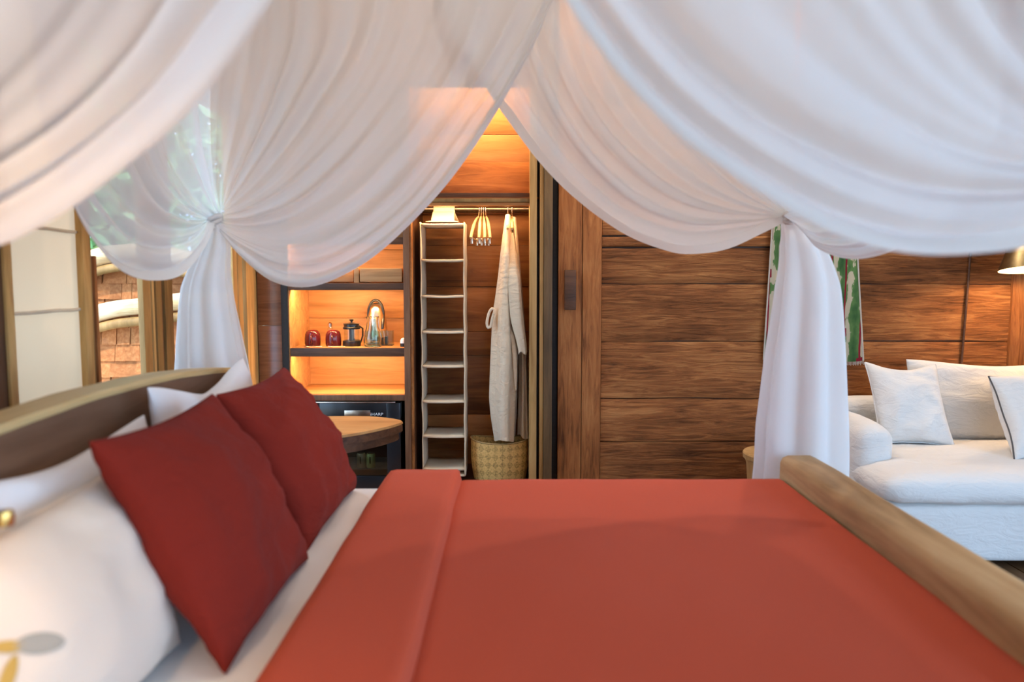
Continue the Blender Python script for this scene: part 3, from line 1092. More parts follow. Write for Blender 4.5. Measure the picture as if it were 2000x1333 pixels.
lathe('foot', [(0.019, 0), (0.019, 0.022)], c, 'darkplastic', t, 20)
lathe('dome', [(0.019, 0.022), (0.019, 0.04), (0.012, 0.052), (0.0005, 0.056)], c, 'white', t, 20)

# ------------------------------------------------------------------ wardrobe
CX0, CX1, CB = PX1 + 0.002, XP(1034, WY), 5.36
CFZ = 0.10
war = thing('open_wardrobe', ((CX0 + CX1) / 2, WY, 0), 'open wooden wardrobe with hanging rail and lit upper compartment', 'wardrobe')
zs = [CFZ, ZP(880, CB), ZP(810, CB), ZP(694, CB), ZP(648, CB), ZP(560, CB), ZP(480, CB), ZP(420, CB), ZP(388, CB)]
for k, (a, b) in enumerate(zip(zs, zs[1:])):
    box('back_board', CX0 - 0.02, CX1 + 0.06, CB - 0.012 * (k % 2), CB + 0.04, a + 0.001, b - 0.001, 'closet', war, 0.003)
box('floor_board', CX0, CX1 + 0.06, WY + 0.02, CB, CFZ - 0.03, CFZ, 'edge', war, 0.003)
box('plinth', CX0, CX1, WY + 0.03, WY + 0.05, 0, CFZ - 0.03, 'edge', war, 0.002)
box('side_panel', CX0 - 0.02, CX0, WY + 0.06, CB, CFZ, 2.72, 'edge', war, 0)
box('side_panel', CX1 + 0.06, CX1 + 0.08, WY + 0.16, CB, CFZ, 2.72, 'closet', war, 0)
hz = [ZP(402, WY), ZP(395.5, WY), ZP(388, WY), ZP(377, WY + 0.05)]
box('header', CX0, CX1, WY + 0.0, WY + 0.05, hz[0], hz[1], 'closet', war, 0.004)
box('header', CX0, CX1, WY - 0.01, WY + 0.05, hz[1] + 0.001, hz[2], 'pole', war, 0.004)
box('header_board', CX0, CX1 + 0.06, WY + 0.05, CB, hz[2], hz[2] + 0.015, 'closet', war, 0)
box('header_lip', CX0, CX1, WY + 0.05, WY + 0.075, hz[2] + 0.015, hz[3], 'edge', war, 0.003)
UB = 5.05
box('upper_board', CX0, CX1 + 0.06, UB, UB + 0.02, hz[2] + 0.015, ZP(317, UB), 'closet', war, 0.003)
box('upper_board', CX0, CX1 + 0.06, UB + 0.03, UB + 0.05, ZP(317, UB) - 0.02, ZP(262, UB), 'niche', war, 0.003)
box('upper_board', CX0, CX1 + 0.06, UB + 0.03, UB + 0.05, ZP(262, UB) + 0.002, 2.72, 'niche', war, 0.003)
box('top_board', CX0, CX1 + 0.06, WY + 0.0, CB, 2.70, 2.72, 'closet', war, 0)
s = box('led_strip', CX0 + 0.03, CX1 - 0.03, WY + 0.08, WY + 0.096, 2.69, 2.70, 'led', war, 0)
area('strip_light', ((CX0 + CX1) / 2, WY + 0.088, 2.685), CX1 - CX0 - 0.06, 0.02, 6.5, WARM, 25, s)
RZ = ZP(408, WY + 0.28)
s = box('led_strip', CX0 + 0.03, CX1 - 0.03, WY + 0.0495, WY + 0.065, hz[1] - 0.012, hz[1], 'led', war, 0)
area('strip_light', ((CX0 + CX1) / 2, WY + 0.065, hz[1] - 0.016), CX1 - CX0 - 0.06, 0.02, 2.6, (1.0, 0.60, 0.28), 45, s)
RY = WY + 0.28
tube('rail', [(CX0, RY, RZ), (CX1 + 0.06, RY, RZ)], 0.011, 'rail', war, 12)
box('rail_board', CX0, CX1 + 0.06, CB - 0.03, CB, ZP(416, CB), ZP(406, CB), 'pole', war, 0.003)

# ---- hanging fabric shelves
OY0, OY1 = WY + 0.10, WY + 0.40
ox0, ox1 = XP(822, OY0), XP(907, OY0)
org = thing('hanging_organizer', ((ox0 + ox1) / 2, RY, ZP(930, OY0)), 'cream canvas hanging shelves on the closet rail', 'organizer')
oys = [437, 507, 578, 648, 715, 784, 852, 916]


def cloth_panel(name, P, mat, parent, th=0.004):
    bm = bmesh.new()
    add_grid(bm, P)
    o = obj(name, bm, mat, parent)
    md = o.modifiers.new('thick', 'SOLIDIFY')
    md.thickness = th
    md.offset = 0
    return o


zbot, ztop = ZP(931, OY0), ZP(434, OY0)
for sgn, xx in ((1, ox0), (-1, ox1)):
    P = []
    for j in range(57):
        z = zbot + (ztop - zbot) * j / 56
        ph = (j % 8) / 8 * math.pi
        # cells sag a little: side cloth bows inward between shelves
        row = [Vector((xx + sgn * (0.004 * math.sin(ph) * (1.0 - 0.5 * j / 56) + 0.004 * noise.noise(Vector((z * 6, k * 3, xx)))), OY0 + (OY1 - OY0) * k / 6, z)) for k in range(7)]
        P.append(row)
    cloth_panel('side_panel', P, 'canvas', org, 0.006)
for k, py in enumerate(oys + [930]):
    z = ZP(py, OY0) - 0.004
    if k == 8:
        continue
    P = []
    for i in range(13):
        t = i / 12
        sag = -0.006 * math.sin(math.pi * t) * (0.6 + 0.8 * random.random() * 0) - 0.002 * noise.noise(Vector((t * 3, k, 0)))
        P.append([Vector((ox0 + 0.006 + (ox1 - ox0 - 0.012) * t, OY0 + (OY1 - OY0) * q / 4, z + sag)) for q in range(5)])
    cloth_panel('shelf' if k else 'top_panel', P, 'canvas', org, 0.014)
P = []
for i in range(9):
    t = i / 8
    P.append([Vector((ox0 + 0.006 + (ox1 - ox0 - 0.012) * t, OY0 + (OY1 - OY0) * q / 4, zbot + 0.004)) for q in range(5)])
cloth_panel('bottom_panel', P, 'canvas', org, 0.012)
# strap that folds over the rail
fx0, fx1 = XP(848, RY - 0.02), XP(889, RY - 0.02)
P = []
for i in range(13):
    t = i / 12
    row = []
    for (y, z, fl_) in ((OY0 + 0.01, ztop + 0.003, 0.035), (OY0 + 0.06, ztop + 0.012, 0.006), (RY - 0.06, ztop + 0.07, 0.0), (RY - 0.022, RZ - 0.02, 0), (RY - 0.016, RZ + 0.004, 0), (RY, RZ + 0.0145, 0), (RY + 0.016, RZ + 0.004, 0), (RY + 0.022, RZ - 0.02, 0), (RY + 0.05, ztop + 0.07, 0), (OY1 - 0.02, ztop + 0.003, 0.03)):
        row.append(Vector((fx0 - fl_ + (fx1 - fx0 + 2 * fl_) * t, y, z)))
    P.append(row)
cloth_panel('hanging_strap', P, 'canvas', org, 0.003)


# ---- clip hangers and robes; they hang across the rail, so they are seen end on
def hook(parent, x, lean=0.0):
    top = Vector((x, RY, RZ))
    pts = [top + Vector((0, 0.022 * math.cos(a), 0.004 + 0.019 * math.sin(a))) for a in np.linspace(-0.3, math.pi, 12)]
    pts += [top + Vector((lean * 0.4, -0.012, -0.03)), top + Vector((lean, 0, -0.055))]
    tube('hook', pts, 0.0022, 'steel', parent, 6)
    return top + Vector((lean, 0, -0.055))


def wooden_hanger(x, lean, spread, lab):
    t = thing('clothes_hanger', (x, RY, RZ), lab, 'hanger', 'empty wooden hangers on the rail')
    a = hook(t, x, lean)
    bm = bmesh.new()
    P = []
    for s in (-1, 1):
        pts = [a + Vector((0, 0, 0.004))]
        for q in np.linspace(0.08, 1, 8):
            pts.append(a + Vector((spread * q * (1 if s < 0 else 0.25), s * 0.205 * q, -0.02 * q - 0.135 * q * q * 0.9)))
        add_tube(bm, pts, [0.0055, 0.0062, 0.0066, 0.007, 0.0075, 0.008, 0.0085, 0.0085, 0.008] if s > 0 else [0.0055, 0.0062, 0.0068, 0.0075, 0.0085, 0.0095, 0.010, 0.010, 0.009], 8)
    obj('shoulder_bar', bm, 'hanger', t, angle=60)
    e0 = a + Vector((spread * 0.9, -0.19, -0.14))
    e1 = a + Vector((spread * 0.25, 0.19, -0.14))
    tube('trouser_bar', [e0, (e0 + e1) / 2 + Vector((0, 0, -0.004)), e1], 0.006, 'hanger', t)
    for q in (0.06, 0.8):
        p = e0.lerp(e1, q)
        bm = bmesh.new()
        add_box(bm, p.x - 0.007, p.x + 0.007, p.y - 0.012, p.y + 0.012, p.z - 0.04, p.z + 0.008, 0.003)
        obj('clip', bm, 'steel', t)
    return t


for k, (px, ln, sp) in enumerate(((937, -0.006, -0.04), (941, -0.003, -0.005), (945, 0.0, 0.015), (949, 0.004, 0.03))):
    wooden_hanger(XP(px, RY), ln, sp, 'pale wooden clip hanger, ' + ('nearest the canvas shelves', 'second from the canvas shelves', 'second from the robes', 'nearest the robes')[k] + ', in the empty bunch')


def loft(name, secs, mat, parent, n=48, amp=0.10, k=7, seed=0.0, th=0.0):
    """secs: (cx, cy, z, half width x, half depth y); folds run down the cloth"""
    C = crom([(s[0], s[1], s[2]) for s in secs], 60)
    zz_ = [s[2] for s in secs][::-1]
    hx = np.interp(C[:, 2], zz_, [s[3] for s in secs][::-1])
    hy = np.interp(C[:, 2], zz_, [s[4] for s in secs][::-1])
    bm = bmesh.new()
    P = []
    for i in range(n):
        th_ = 2 * math.pi * i / n
        row = []
        for j in range(60):
            q = j / 59
            f = 1 + amp * min(1, q * 2.2) * (math.sin(k * th_ + 1.3 * math.sin(2 * th_ + seed) + seed) + 0.5 * noise.noise(Vector((th_ * 1.3, q * 3, seed))))
            x = math.copysign(abs(math.cos(th_)) ** 0.8, math.cos(th_)) * hx[j] * f
            y = math.copysign(abs(math.sin(th_)) ** 0.9, math.sin(th_)) * hy[j] * f
            row.append(Vector((C[j, 0] + x, C[j, 1] + y, C[j, 2] + (0.012 * math.sin(3 * th_ + seed) if j == 59 else 0))))
        P.append(row)
    V = add_grid(bm, P, close_u=True)
    bm.faces.new([r[0] for r in V])
    return obj(name, bm, mat, parent, angle=80)


def robe(px_hook, left, right, cy, lab, seed, depth=0.12):
    """left/right: outline of the hanging robe in the rail's plane as (px, py)"""
    x = XP(px_hook, RY)
    t = thing('bathrobe', (x, RY, RZ), lab, 'bathrobe', 'white bathrobes on the rail')
    a = hook(t, x)
    tube('hanger_bar', [a + Vector((0, -0.2, -0.085)), a + Vector((0, -0.08, -0.03)), a, a + Vector((0, 0.08, -0.03)), a + Vector((0, 0.2, -0.085))], 0.009, 'hanger', t)
    secs = []
    ly = [p[1] for p in left]
    for py in np.linspace(left[0][1], left[-1][1], 12):
        l = np.interp(py, ly, [p[0] for p in left])
        r = np.interp(py, [p[1] for p in right], [p[0] for p in right])
        Y = cy
        z = ZP(py, Y)
        q = (py - left[0][1]) / (left[-1][1] - left[0][1])
        dy = 0.10 + depth * min(1, q * 5) - 0.03 * q
        secs.append((XP((l + r) / 2, Y), Y, z, (XP(r, Y) - XP(l, Y)) / 2, dy))
    loft('robe_body', secs, 'robe', t, seed=seed)
    return t, a


rb2, _ = robe(1000, [(999, 426), (1003, 480), (1008, 560), (1013, 640), (1014, 720), (1011, 846)],
              [(1008, 426), (1013, 480), (1019, 560), (1025, 640), (1030, 720), (1035, 846)], RY + 0.03, 'white waffle robe nearest the closet jamb', 2.0, 0.085)
rb1, a1 = robe(992, [(987, 421), (979, 480), (971, 560), (963, 610), (960, 680), (956, 790), (966, 852)],
               [(997, 421), (1001, 480), (1005, 560), (1010, 610), (1011, 680), (1008, 790), (1005, 852)], RY - 0.03, 'white waffle robe with tied belt, hanging beside the other robe', 0.4)
# sleeve of the front robe, its cuff, and the belt
SYL = RY - 0.225
sl = [U(px, py, SYL + 0.1) for px, py in ((999, 455),)] + [U(px, py, SYL) for px, py in ((1003, 540), (1009, 620), (1018, 668), (1021, 690))]
hw = [0.012, 0.038, 0.040, 0.030, 0.026]
loft('sleeve', [(p.x, p.y, p.z, h, h * 0.9) for p, h in zip(sl, hw)], 'robe', rb1, n=24, amp=0.09, k=5, seed=1.0)
sl2 = [U(px, py, SYL + 0.03) for px, py in ((985, 630), (1001, 660), (1006, 720), (1007, 760))]
loft('belt_end', [(p.x, p.y, p.z, h, 0.01) for p, h in zip(sl2, (0.012, 0.014, 0.013, 0.006))], 'robe', rb1, n=16, amp=0.1, k=3, seed=2.2)
lp = [U(px, py, RY - 0.2) for px, py in ((966, 606), (961, 603), (955, 612), (951, 630), (953, 640), (958, 638), (961, 625), (964, 613))]
tube('belt_loop', crom(lp, 26), 0.009, 'robe', rb1, 8)

# ---- basket on the wardrobe floor
bc = Vector((XP(976, WY + 0.24), WY + 0.24, CFZ))
bk = thing('woven_basket', bc, 'round woven bamboo basket on the wardrobe floor under the robes', 'basket')
bw = XP(1034, WY + 0.24) - XP(916, WY + 0.24)
zr = ZP(858, WY + 0.24)


def basket_wall(name, r0, grow, flip):
    bm = bmesh.new()
    P = []
    n = 64
    hh = zr - CFZ
    for i in range(n):
        a = 2 * math.pi * i / n
        row = []
        for j in range(13):
            q = j / 12
            r = r0 * (0.90 + 0.10 * math.sin(min(1, q * 1.6) * math.pi / 2)) + grow
            sq = (abs(math.cos(a)) ** 4 + abs(math.sin(a)) ** 4) ** -0.10
            row.append(bc + Vector((r * sq * math.cos(a), r * 0.62 * sq * math.sin(a), 0.002 + q * hh + 0.012 * (q ** 3) * math.cos(2 * a))))
        P.append(row)
    V = add_grid(bm, P, close_u=True, uv=lambda i, j: (i / n * 4, j / 12 * 0.75))
    bm.faces.new([r[0] for r in V])
    return obj(name, bm, 'basket', bk)


basket_wall('basket_wall', bw / 2 * 0.97, 0, False)
basket_wall('lining', bw / 2 * 0.97, -0.006, True)
rim = []
for i in range(64):
    a = 2 * math.pi * i / 64
    sq = (abs(math.cos(a)) ** 4 + abs(math.sin(a)) ** 4) ** -0.10
    r = bw / 2 * 0.97
    rim.append(bc + Vector((r * sq * math.cos(a), r * 0.62 * sq * math.sin(a), zr - CFZ + 0.002 + 0.012 * math.cos(2 * a))))
tube('rim', rim, 0.0055, 'basket_rim', bk, 8, True)

# ------------------------------------------------------------------ bed
BY0, BY1 = 1.12, 2.95
HX, FXI = -1.055, 1.05
MZ = 0.615
bed = thing('canopy_bed', (0, 2.0, 0), 'wide wooden bed with arched headboard and thick rustic foot beam', 'bed')


def headz(y):
    return 1.135 - 0.055 * ((y - 2.0) / 0.92) ** 2


bm = bmesh.new()
ys = np.linspace(BY0 - 0.02, BY1 + 0.02, 41)
# headboard panel; its weaker light put into a darker wood
P = []
for y in ys:
    zt = headz(y) - 0.018
    P.append([Vector((HX, y, 0.1)), Vector((HX + 0.002 * noise.noise(Vector((0, y * 5, 0))), y, (0.1 + zt) / 2)), Vector((HX, y, zt)), Vector((HX - 0.06, y, zt)), Vector((HX - 0.06, y, 0.1)), Vector((HX, y, 0.1))])
V = add_grid(bm, P)
for r in (V[0], V[-1]):
    bm.faces.new(r[:5])
obj('headboard', bm, 'head', bed, angle=30)
# thin cap: the light on the headboard's top put into a paler wood
bm = bmesh.new()
P = []
for y in ys:
    zt = headz(y) + 0.002 * noise.noise(Vector((3, y * 6, 0)))
    x0, x1 = HX + 0.004, HX - 0.105
    P.append([Vector((x0, y, zt - 0.0175)), Vector((x0, y, zt - 0.008)), Vector((x0 - 0.008, y, zt)), Vector((x1 + 0.008, y, zt)), Vector((x1, y, zt - 0.008)), Vector((x1, y, zt - 0.0175)), Vector((x0, y, zt - 0.0175))])
V = add_grid(bm, P)
for r in (V[0], V[-1]):
    bm.faces.new(r[:6])
obj('headboard_lit_cap', bm, 'head_lit_top', bed, angle=30)
# foot beam: thick, wavy and worn
bm = bmesh.new()
P = []
for y in np.linspace(BY0 - 0.08, BY1 + 0.03, 60):
    w0 = FXI + 0.012 * noise.noise(Vector((0, y * 2.2, 1))) + 0.010 * math.sin(y * 3.1)
    w1 = FXI + 0.155 + 0.014 * noise.noise(Vector((0, y * 2.0, 7)))
    zt = 0.725 + 0.006 * noise.noise(Vector((0, y * 3.0, 4)))
    r = 0.03
    sec = [(w0, zt - 0.2), (w0, zt - r), (w0 + r * 0.3, zt - r * 0.3), (w0 + r, zt)]
    sec += [(w0 + r + (w1 - w0 - 2 * r) * q, zt + 0.004 * noise.noise(Vector((q * 4, y * 6, 2)))) for q in (0.25, 0.5, 0.75)]
    sec += [(w1 - r, zt), (w1 - r * 0.3, zt - r * 0.3), (w1, zt - r), (w1, zt - 0.2), (w0, zt - 0.2)]
    P.append([Vector((a, y, b)) for a, b in sec])
V = add_grid(bm, P)
for r in (V[0], V[-1]):
    bm.faces.new(r[:-1])
obj('foot_beam', bm, 'foot', bed, angle=50)
box('foot_panel', FXI + 0.03, FXI + 0.12, BY0, BY1, 0.16, 0.53, 'foot', bed, 0.005)
for yy in (BY0 + 0.02, BY1 - 0.06):
    box('side_rail', HX, FXI + 0.03, yy, yy + 0.04, 0.16, 0.31, 'foot', bed, 0.006)
for xx, zt in ((HX - 0.06, 1.0), (FXI + 0.03, 0.53)):
    for yy in (BY0, BY1 - 0.1):
        box('leg', xx - 0.002, xx + 0.092, yy - 0.001, yy + 0.1, 0, 0.2, 'foot', bed, 0.008)
box('slat_base', HX, FXI + 0.03, BY0 + 0.06, BY1 - 0.06, 0.26, 0.31, 'foot', bed, 0)

bm = bmesh.new()
add_box(bm, HX + 0.004, FXI - 0.025, BY0 + 0.012, BY1 - 0.012, 0.315, MZ, 0.045)
mt = obj('mattress', bm, 'sheet', None, label='thick mattress under a fitted white sheet on the wooden bed', cat='mattress')

# duvet: grid from the fold to the foot beam, hanging over both long sides
bm = bmesh.new()
DX0, DX1, DF = -0.50, FXI - 0.006, -0.205
xs = [DX0 + 0.035, DX0 + 0.008, DX0, DX0 + 0.006, DX0 + 0.022] + list(np.linspace(DX0 + 0.045, DF - 0.012, 12)) + [DF - 0.003, DF + 0.003, DF + 0.007, DF + 0.016] + list(np.linspace(DF + 0.04, DX1, 44))
zx = []
for i, x in enumerate(xs):
    if i == 0:
        z = 0.002
    elif i == 1:
        z = 0.003
    elif i == 2:
        z = 0.020
    elif i == 3:
        z = 0.036
    elif i == 4:
        z = 0.056
    elif x < DF - 0.01:
        z = 0.060
    elif x < DF:
        z = 0.054
    elif x < DF + 0.005:
        z = 0.032
    elif x < DF + 0.01:
        z = 0.0205
    else:
        z = 0.023 + 0.004 * min(1, (x - DF) / 0.3)
    zx.append(z)
HANG = 0.30
Lw = BY1 - BY0 + 0.03
ss = list(np.linspace(-HANG, Lw + HANG, 90))
P = []
for x, z in zip(xs, zx):
    row = []
    for s in ss:
        Rr = 0.05
        und = 0.0055 * noise.noise(Vector((x * 2.2, s * 2.2, 3))) + 0.0022 * noise.noise(Vector((x * 7, s * 5, 8)))
        y0, y1 = BY0 - 0.015, BY1 + 0.012
        h = MZ + z + und
        if s < Rr:
            k = (Rr - s)
            if k < Rr * 1.5708:
                a = k / Rr
                y, zz2 = y0 + Rr - Rr * math.sin(a), h - Rr + Rr * math.cos(a)
            else:
                y, zz2 = y0, h - Rr - (k - Rr * 1.5708)
            y -= z + 0.01 * noise.noise(Vector((x * 6, s * 2, 1))) * min(1, k / 0.1)
        elif s > Lw - Rr:
            k = s - (Lw - Rr)
            if k < Rr * 1.5708:
                a = k / Rr
                y, zz2 = y1 - Rr + Rr * math.sin(a), h - Rr + Rr * math.cos(a)
            else:
                y, zz2 = y1, h - Rr - (k - Rr * 1.5708)
            y += z * 0.6 + 0.008 * noise.noise(Vector((x * 6, s * 2, 1))) * min(1, k / 0.1)
        else:
            y, zz2 = s + BY0 - 0.015, h
        dx = 0.006 * noise.noise(Vector((0, s * 3, 5))) if x < DF + 0.03 else 0
        row.append(Vector((x + dx, y, zz2)))
    P.append(row)
add_grid(bm, P)
obj('duvet', bm, 'terra', None, angle=70, label='terracotta red linen duvet with its top edge folded back', cat='duvet')


# ---- pillows and cushions
def cushion(name, C, A, B, N, w, h, t, mat, lab, cat, group=None, seed=0.0, pinch=0.06, wr=0.010, n=34, seam=None, sag=0.0, parent=None, top_dip=0.0, p=0.42):
    """C centre, A axis along the width, B axis along the height, N bulge axis (unit vectors)"""
    A, B, N = Vector(A).normalized(), Vector(B).normalized(), Vector(N).normalized()
    bm = bmesh.new()
    g = [math.sin(x * math.pi / 2) for x in np.linspace(-1, 1, n + 1)]

    def pos(u, v, side):
        x = w / 2 * u * (1 - pinch * (1 - v * v) * abs(u) ** 3)
        y = h / 2 * v * (1 - pinch * (1 - u * u) * abs(v) ** 3)
        prof = max(0.0, (1 - u * u)) ** p * max(0.0, (1 - v * v)) ** p
        th = t / 2 * prof * (1 + 0.25 * noise.noise(Vector((u * 1.4, v * 1.4, seed + side * 9))))
        # creases that run from the corners inward
        d = abs(abs(u) - abs(v))
        edge = max(abs(u), abs(v))
        cr = wr * prof * noise.noise(Vector((u * 3.2 + seed, v * 3.2 + 1.7 * u * v, seed * 2 + side))) * (0.5 + edge)
        cr += wr * 0.6 * prof ** 0.5 * noise.noise(Vector((u * 2, v * 8 + 2 * u, seed * 3 + side))) * edge
        y -= top_dip * (1 - u * u) ** 2 * max(0, v) ** 2
        z = side * (th + cr) + 0.012 * noise.noise(Vector((u * 1.5, v * 1.5, seed + 4)))
        z -= sag * (1 - abs(u)) * max(0, -v) * 0
        return C + A * x + B * y + N * z
    top = [[bm.verts.new(pos(u, v, 1)) for v in g] for u in g]
    bot = []
    for i, u in enumerate(g):
        row = []
        for j, v in enumerate(g):
            if i in (0, n) or j in (0, n):
                row.append(top[i][j])
            else:
                row.append(bm.verts.new(pos(u, v, -1)))
        bot.append(row)
    for i in range(n):
        for j in range(n):
            bm.faces.new((top[i][j], top[i + 1][j], top[i + 1][j + 1], top[i][j + 1]))
            bm.faces.new((bot[i][j], bot[i][j + 1], bot[i + 1][j + 1], bot[i + 1][j]))
    loop = [top[i][0].co.copy() for i in range(n)] + [top[n][j].co.copy() for j in range(n)] + [top[i][n].co.copy() for i in range(n, 0, -1)] + [top[0][j].co.copy() for j in range(n, 0, -1)]
    if parent is not None:
        return obj(name, bm, mat, parent, angle=75)
    if seam is None:
        return obj(name, bm, mat, None, angle=75, label=lab, cat=cat, group=group), pos
    tng = thing(name, C - B * h / 2, lab, cat, group)
    obj('cover', bm, mat, tng, angle=75)
    tube('piping', loop, seam[1], seam[0], tng, 6, True)
    return tng, pos


def leaning(C0, C1, y0, y1):
    """bottom and top edge as (x, z); the cushion stands between y0 and y1"""
    b, t_ = Vector((C0[0], (y0 + y1) / 2, C0[1])), Vector((C1[0], (y0 + y1) / 2, C1[1]))
    B = (t_ - b)
    return dict(C=(b + t_) / 2, A=(0, 1, 0), B=B, N=Vector((0, 1, 0)).cross(B.normalized()), w=y1 - y0, h=B.length)


cushion('pillow', **leaning((-0.885, MZ + 0.015), (-0.985, 1.13), 2.05, 2.80), t=0.14, mat='pillow', lab='white pillow leaning on the headboard behind the far terracotta cushion', cat='pillow', group='white pillows', seed=1.1, top_dip=0.06, pinch=0.05)
cushion('pillow', **leaning((-0.935, MZ + 0.015), (-0.985, 1.06), 1.28, 2.03), t=0.12, mat='pillow', lab='white pillow leaning on the headboard behind the embroidered cream cushion', cat='pillow', group='white pillows', seed=2.7, top_dip=0.03, pinch=0.05)
cc, cpos = cushion('scatter_cushion', **leaning((-0.735, MZ + 0.01), (-0.885, 1.0), 0.95, 1.63), t=0.20, mat='cream', lab='cream cushion with small grey and gold embroidered leaves', cat='cushion', seed=5.0, seam=('cream', 0.004), pinch=0.05)
cushion('scatter_cushion', **leaning((-0.585, MZ + 0.005), (-0.845, 1.10), 1.50, 2.14), t=0.19, mat='terra2', lab='large terracotta cushion beside the embroidered cream cushion', cat='cushion', group='terracotta cushions', seed=3.3, pinch=0.07, wr=0.022)
cushion('scatter_cushion', **leaning((-0.60, MZ + 0.005), (-0.865, 1.085), 2.22, 2.87), t=0.20, mat='terra2', lab='large terracotta cushion at the far side of the bed nearest the round table', cat='cushion', group='terracotta cushions', seed=8.2, pinch=0.07, wr=0.022)

# embroidered leaves on the cream cushion
for nm, (u, v), (a, b), ang, mat in (('leaf_motif', (-0.43, 0.087), (0.042, 0.016), -0.5, 'grey_thread'), ('leaf_motif', (-0.57, 0.20), (0.03, 0.009), -0.5, 'gold_thread'), ('leaf_motif', (-0.64, 0.02), (0.035, 0.011), 0.6, 'gold_thread')):
    bm = bmesh.new()
    P = []
    for i in range(13):
        q = -1 + i / 6
        hw_ = (1 - q * q) ** 0.6
        row = []
        for j in range(5):
            r = -1 + j / 2
            du, dv = a * q, b * r * hw_
            uu = u + (du * math.cos(ang) - dv * math.sin(ang)) / 0.32
            vv = v + (du * math.sin(ang) + dv * math.cos(ang)) / 0.2
            p0 = cpos(uu, vv, 1)
            n0 = (cpos(uu + 0.02, vv, 1) - p0).cross(cpos(uu, vv + 0.02, 1) - p0).normalized()
            row.append(p0 + n0 * 0.0025)
        P.append(row)
    add_grid(bm, P)
    obj(nm, bm, mat, cc)

# ------------------------------------------------------------------ side table behind the bed
TZ = 0.705
out = [(-0.544, 3.78), (-0.60, 3.665), (-0.70, 3.53), (-0.80, 3.445), (-0.95, 3.37), (-1.12, 3.37), (-1.27, 3.47), (-1.32, 3.64), (-1.27, 3.80), (-1.15, 3.90), (-0.97, 3.935), (-0.75, 3.935), (-0.62, 3.88), (-0.56, 3.83)]
oc = crom([(*p, 0) for p in out + [out[0]]], 73)[:-1]
tb = thing('side_table', (-0.93, 3.65, 0), 'rounded wooden slab table between the bed and the fridge', 'table')
bm = bmesh.new()
add_outline(bm, [(p[0], p[1]) for p in oc], TZ - 0.012, TZ, 0.004)
obj('tabletop', bm, 'table', tb, angle=35)
ctr = np.array([-0.93, 3.65, 0])
bm = bmesh.new()
add_outline(bm, [((p - ctr) * 0.995 + ctr)[:2] for p in oc], TZ - 0.05, TZ - 0.0122, 0.004)
obj('edge_band', bm, 'edge', tb, angle=35)
bm = bmesh.new()
add_outline(bm, [((p - ctr) * 0.95 + ctr)[:2] for p in oc], TZ - 0.09, TZ - 0.0502, 0.006)
obj('apron', bm, 'edge', tb, angle=35)
bm = bmesh.new()
P = []
for p in oc:
    P.append([Vector((*((p - ctr) * k + ctr + np.array([-0.12, 0, 0]))[:2], z)) for k, z in ((0.45, 0.0), (0.42, 0.12), (0.40, 0.3), (0.45, 0.52), (0.55, TZ - 0.0902))])
V = add_grid(bm, P, close_u=True)
bm.faces.new([r[0] for r in V])
obj('pedestal', bm, 'edge', tb)

# round wooden stool by the foot of the bed
c = Vector((1.49, 4.2, 0))
st = thing('stool', c, 'round pale wooden stool against the plank wall behind the gathered curtain', 'stool')
lathe('stool_body', [(0.15, 0), (0.16, 0.01), (0.165, 0.2), (0.18, 0.39), (0.19, 0.415)], c, 'stool', st, 40)
lathe('stool_top', [(0.19, 0.416), (0.198, 0.42), (0.2, 0.445), (0.195, 0.452), (0.0005, 0.453)], c, 'stool', st, 40)

# ------------------------------------------------------------------ sofa
SX0, SX1 = 1.74, 3.55
sf = thing('sofa', (2.6, 4.2, 0), 'deep white slipcovered sofa against the plank wall', 'sofa')


def soft_block(name, x0, x1, y0, y1, z0, z1, r, mat, parent, puff=0.0, seed=0.0, amp=0.008, **kw):
    """rounded, slightly puffed upholstered block"""
    bm = bmesh.new()
    bmesh.ops.create_cube(bm, size=2.0)
    bmesh.ops.subdivide_edges(bm, edges=bm.edges[:], cuts=17, use_grid_fill=True)
    c = Vector(((x0 + x1) / 2, (y0 + y1) / 2, (z0 + z1) / 2))
    hx, hy, hz_ = (x1 - x0) / 2, (y1 - y0) / 2, (z1 - z0) / 2
    for v in bm.verts:
        q = Vector((v.co.x * hx, v.co.y * hy, v.co.z * hz_))
        inner = Vector((max(-hx + r, min(hx - r, q.x)), max(-hy + r, min(hy - r, q.y)), max(-hz_ + min(r, hz_ * 0.98), min(hz_ - min(r, hz_ * 0.98), q.z))))
        d = q - inner
        if d.length > 1e-6:
            q = inner + d.normalized() * min(r, max(abs(d.x), abs(d.y), abs(d.z)))
        u, w_, k = v.co.x, v.co.y, v.co.z
        q.z += puff * k * (1 - u * u) * (1 - w_ * w_) * (1 if k > 0 else 0.2)
        wv = c + q
        q += (d.normalized() if d.length > 1e-6 else Vector((0, 0, k))) * amp * noise.noise(Vector((wv.x * 5, wv.y * 7, wv.z * 9 + seed)))
        v.co = c + q
    return obj(name, bm, mat, parent, angle=80, **kw)


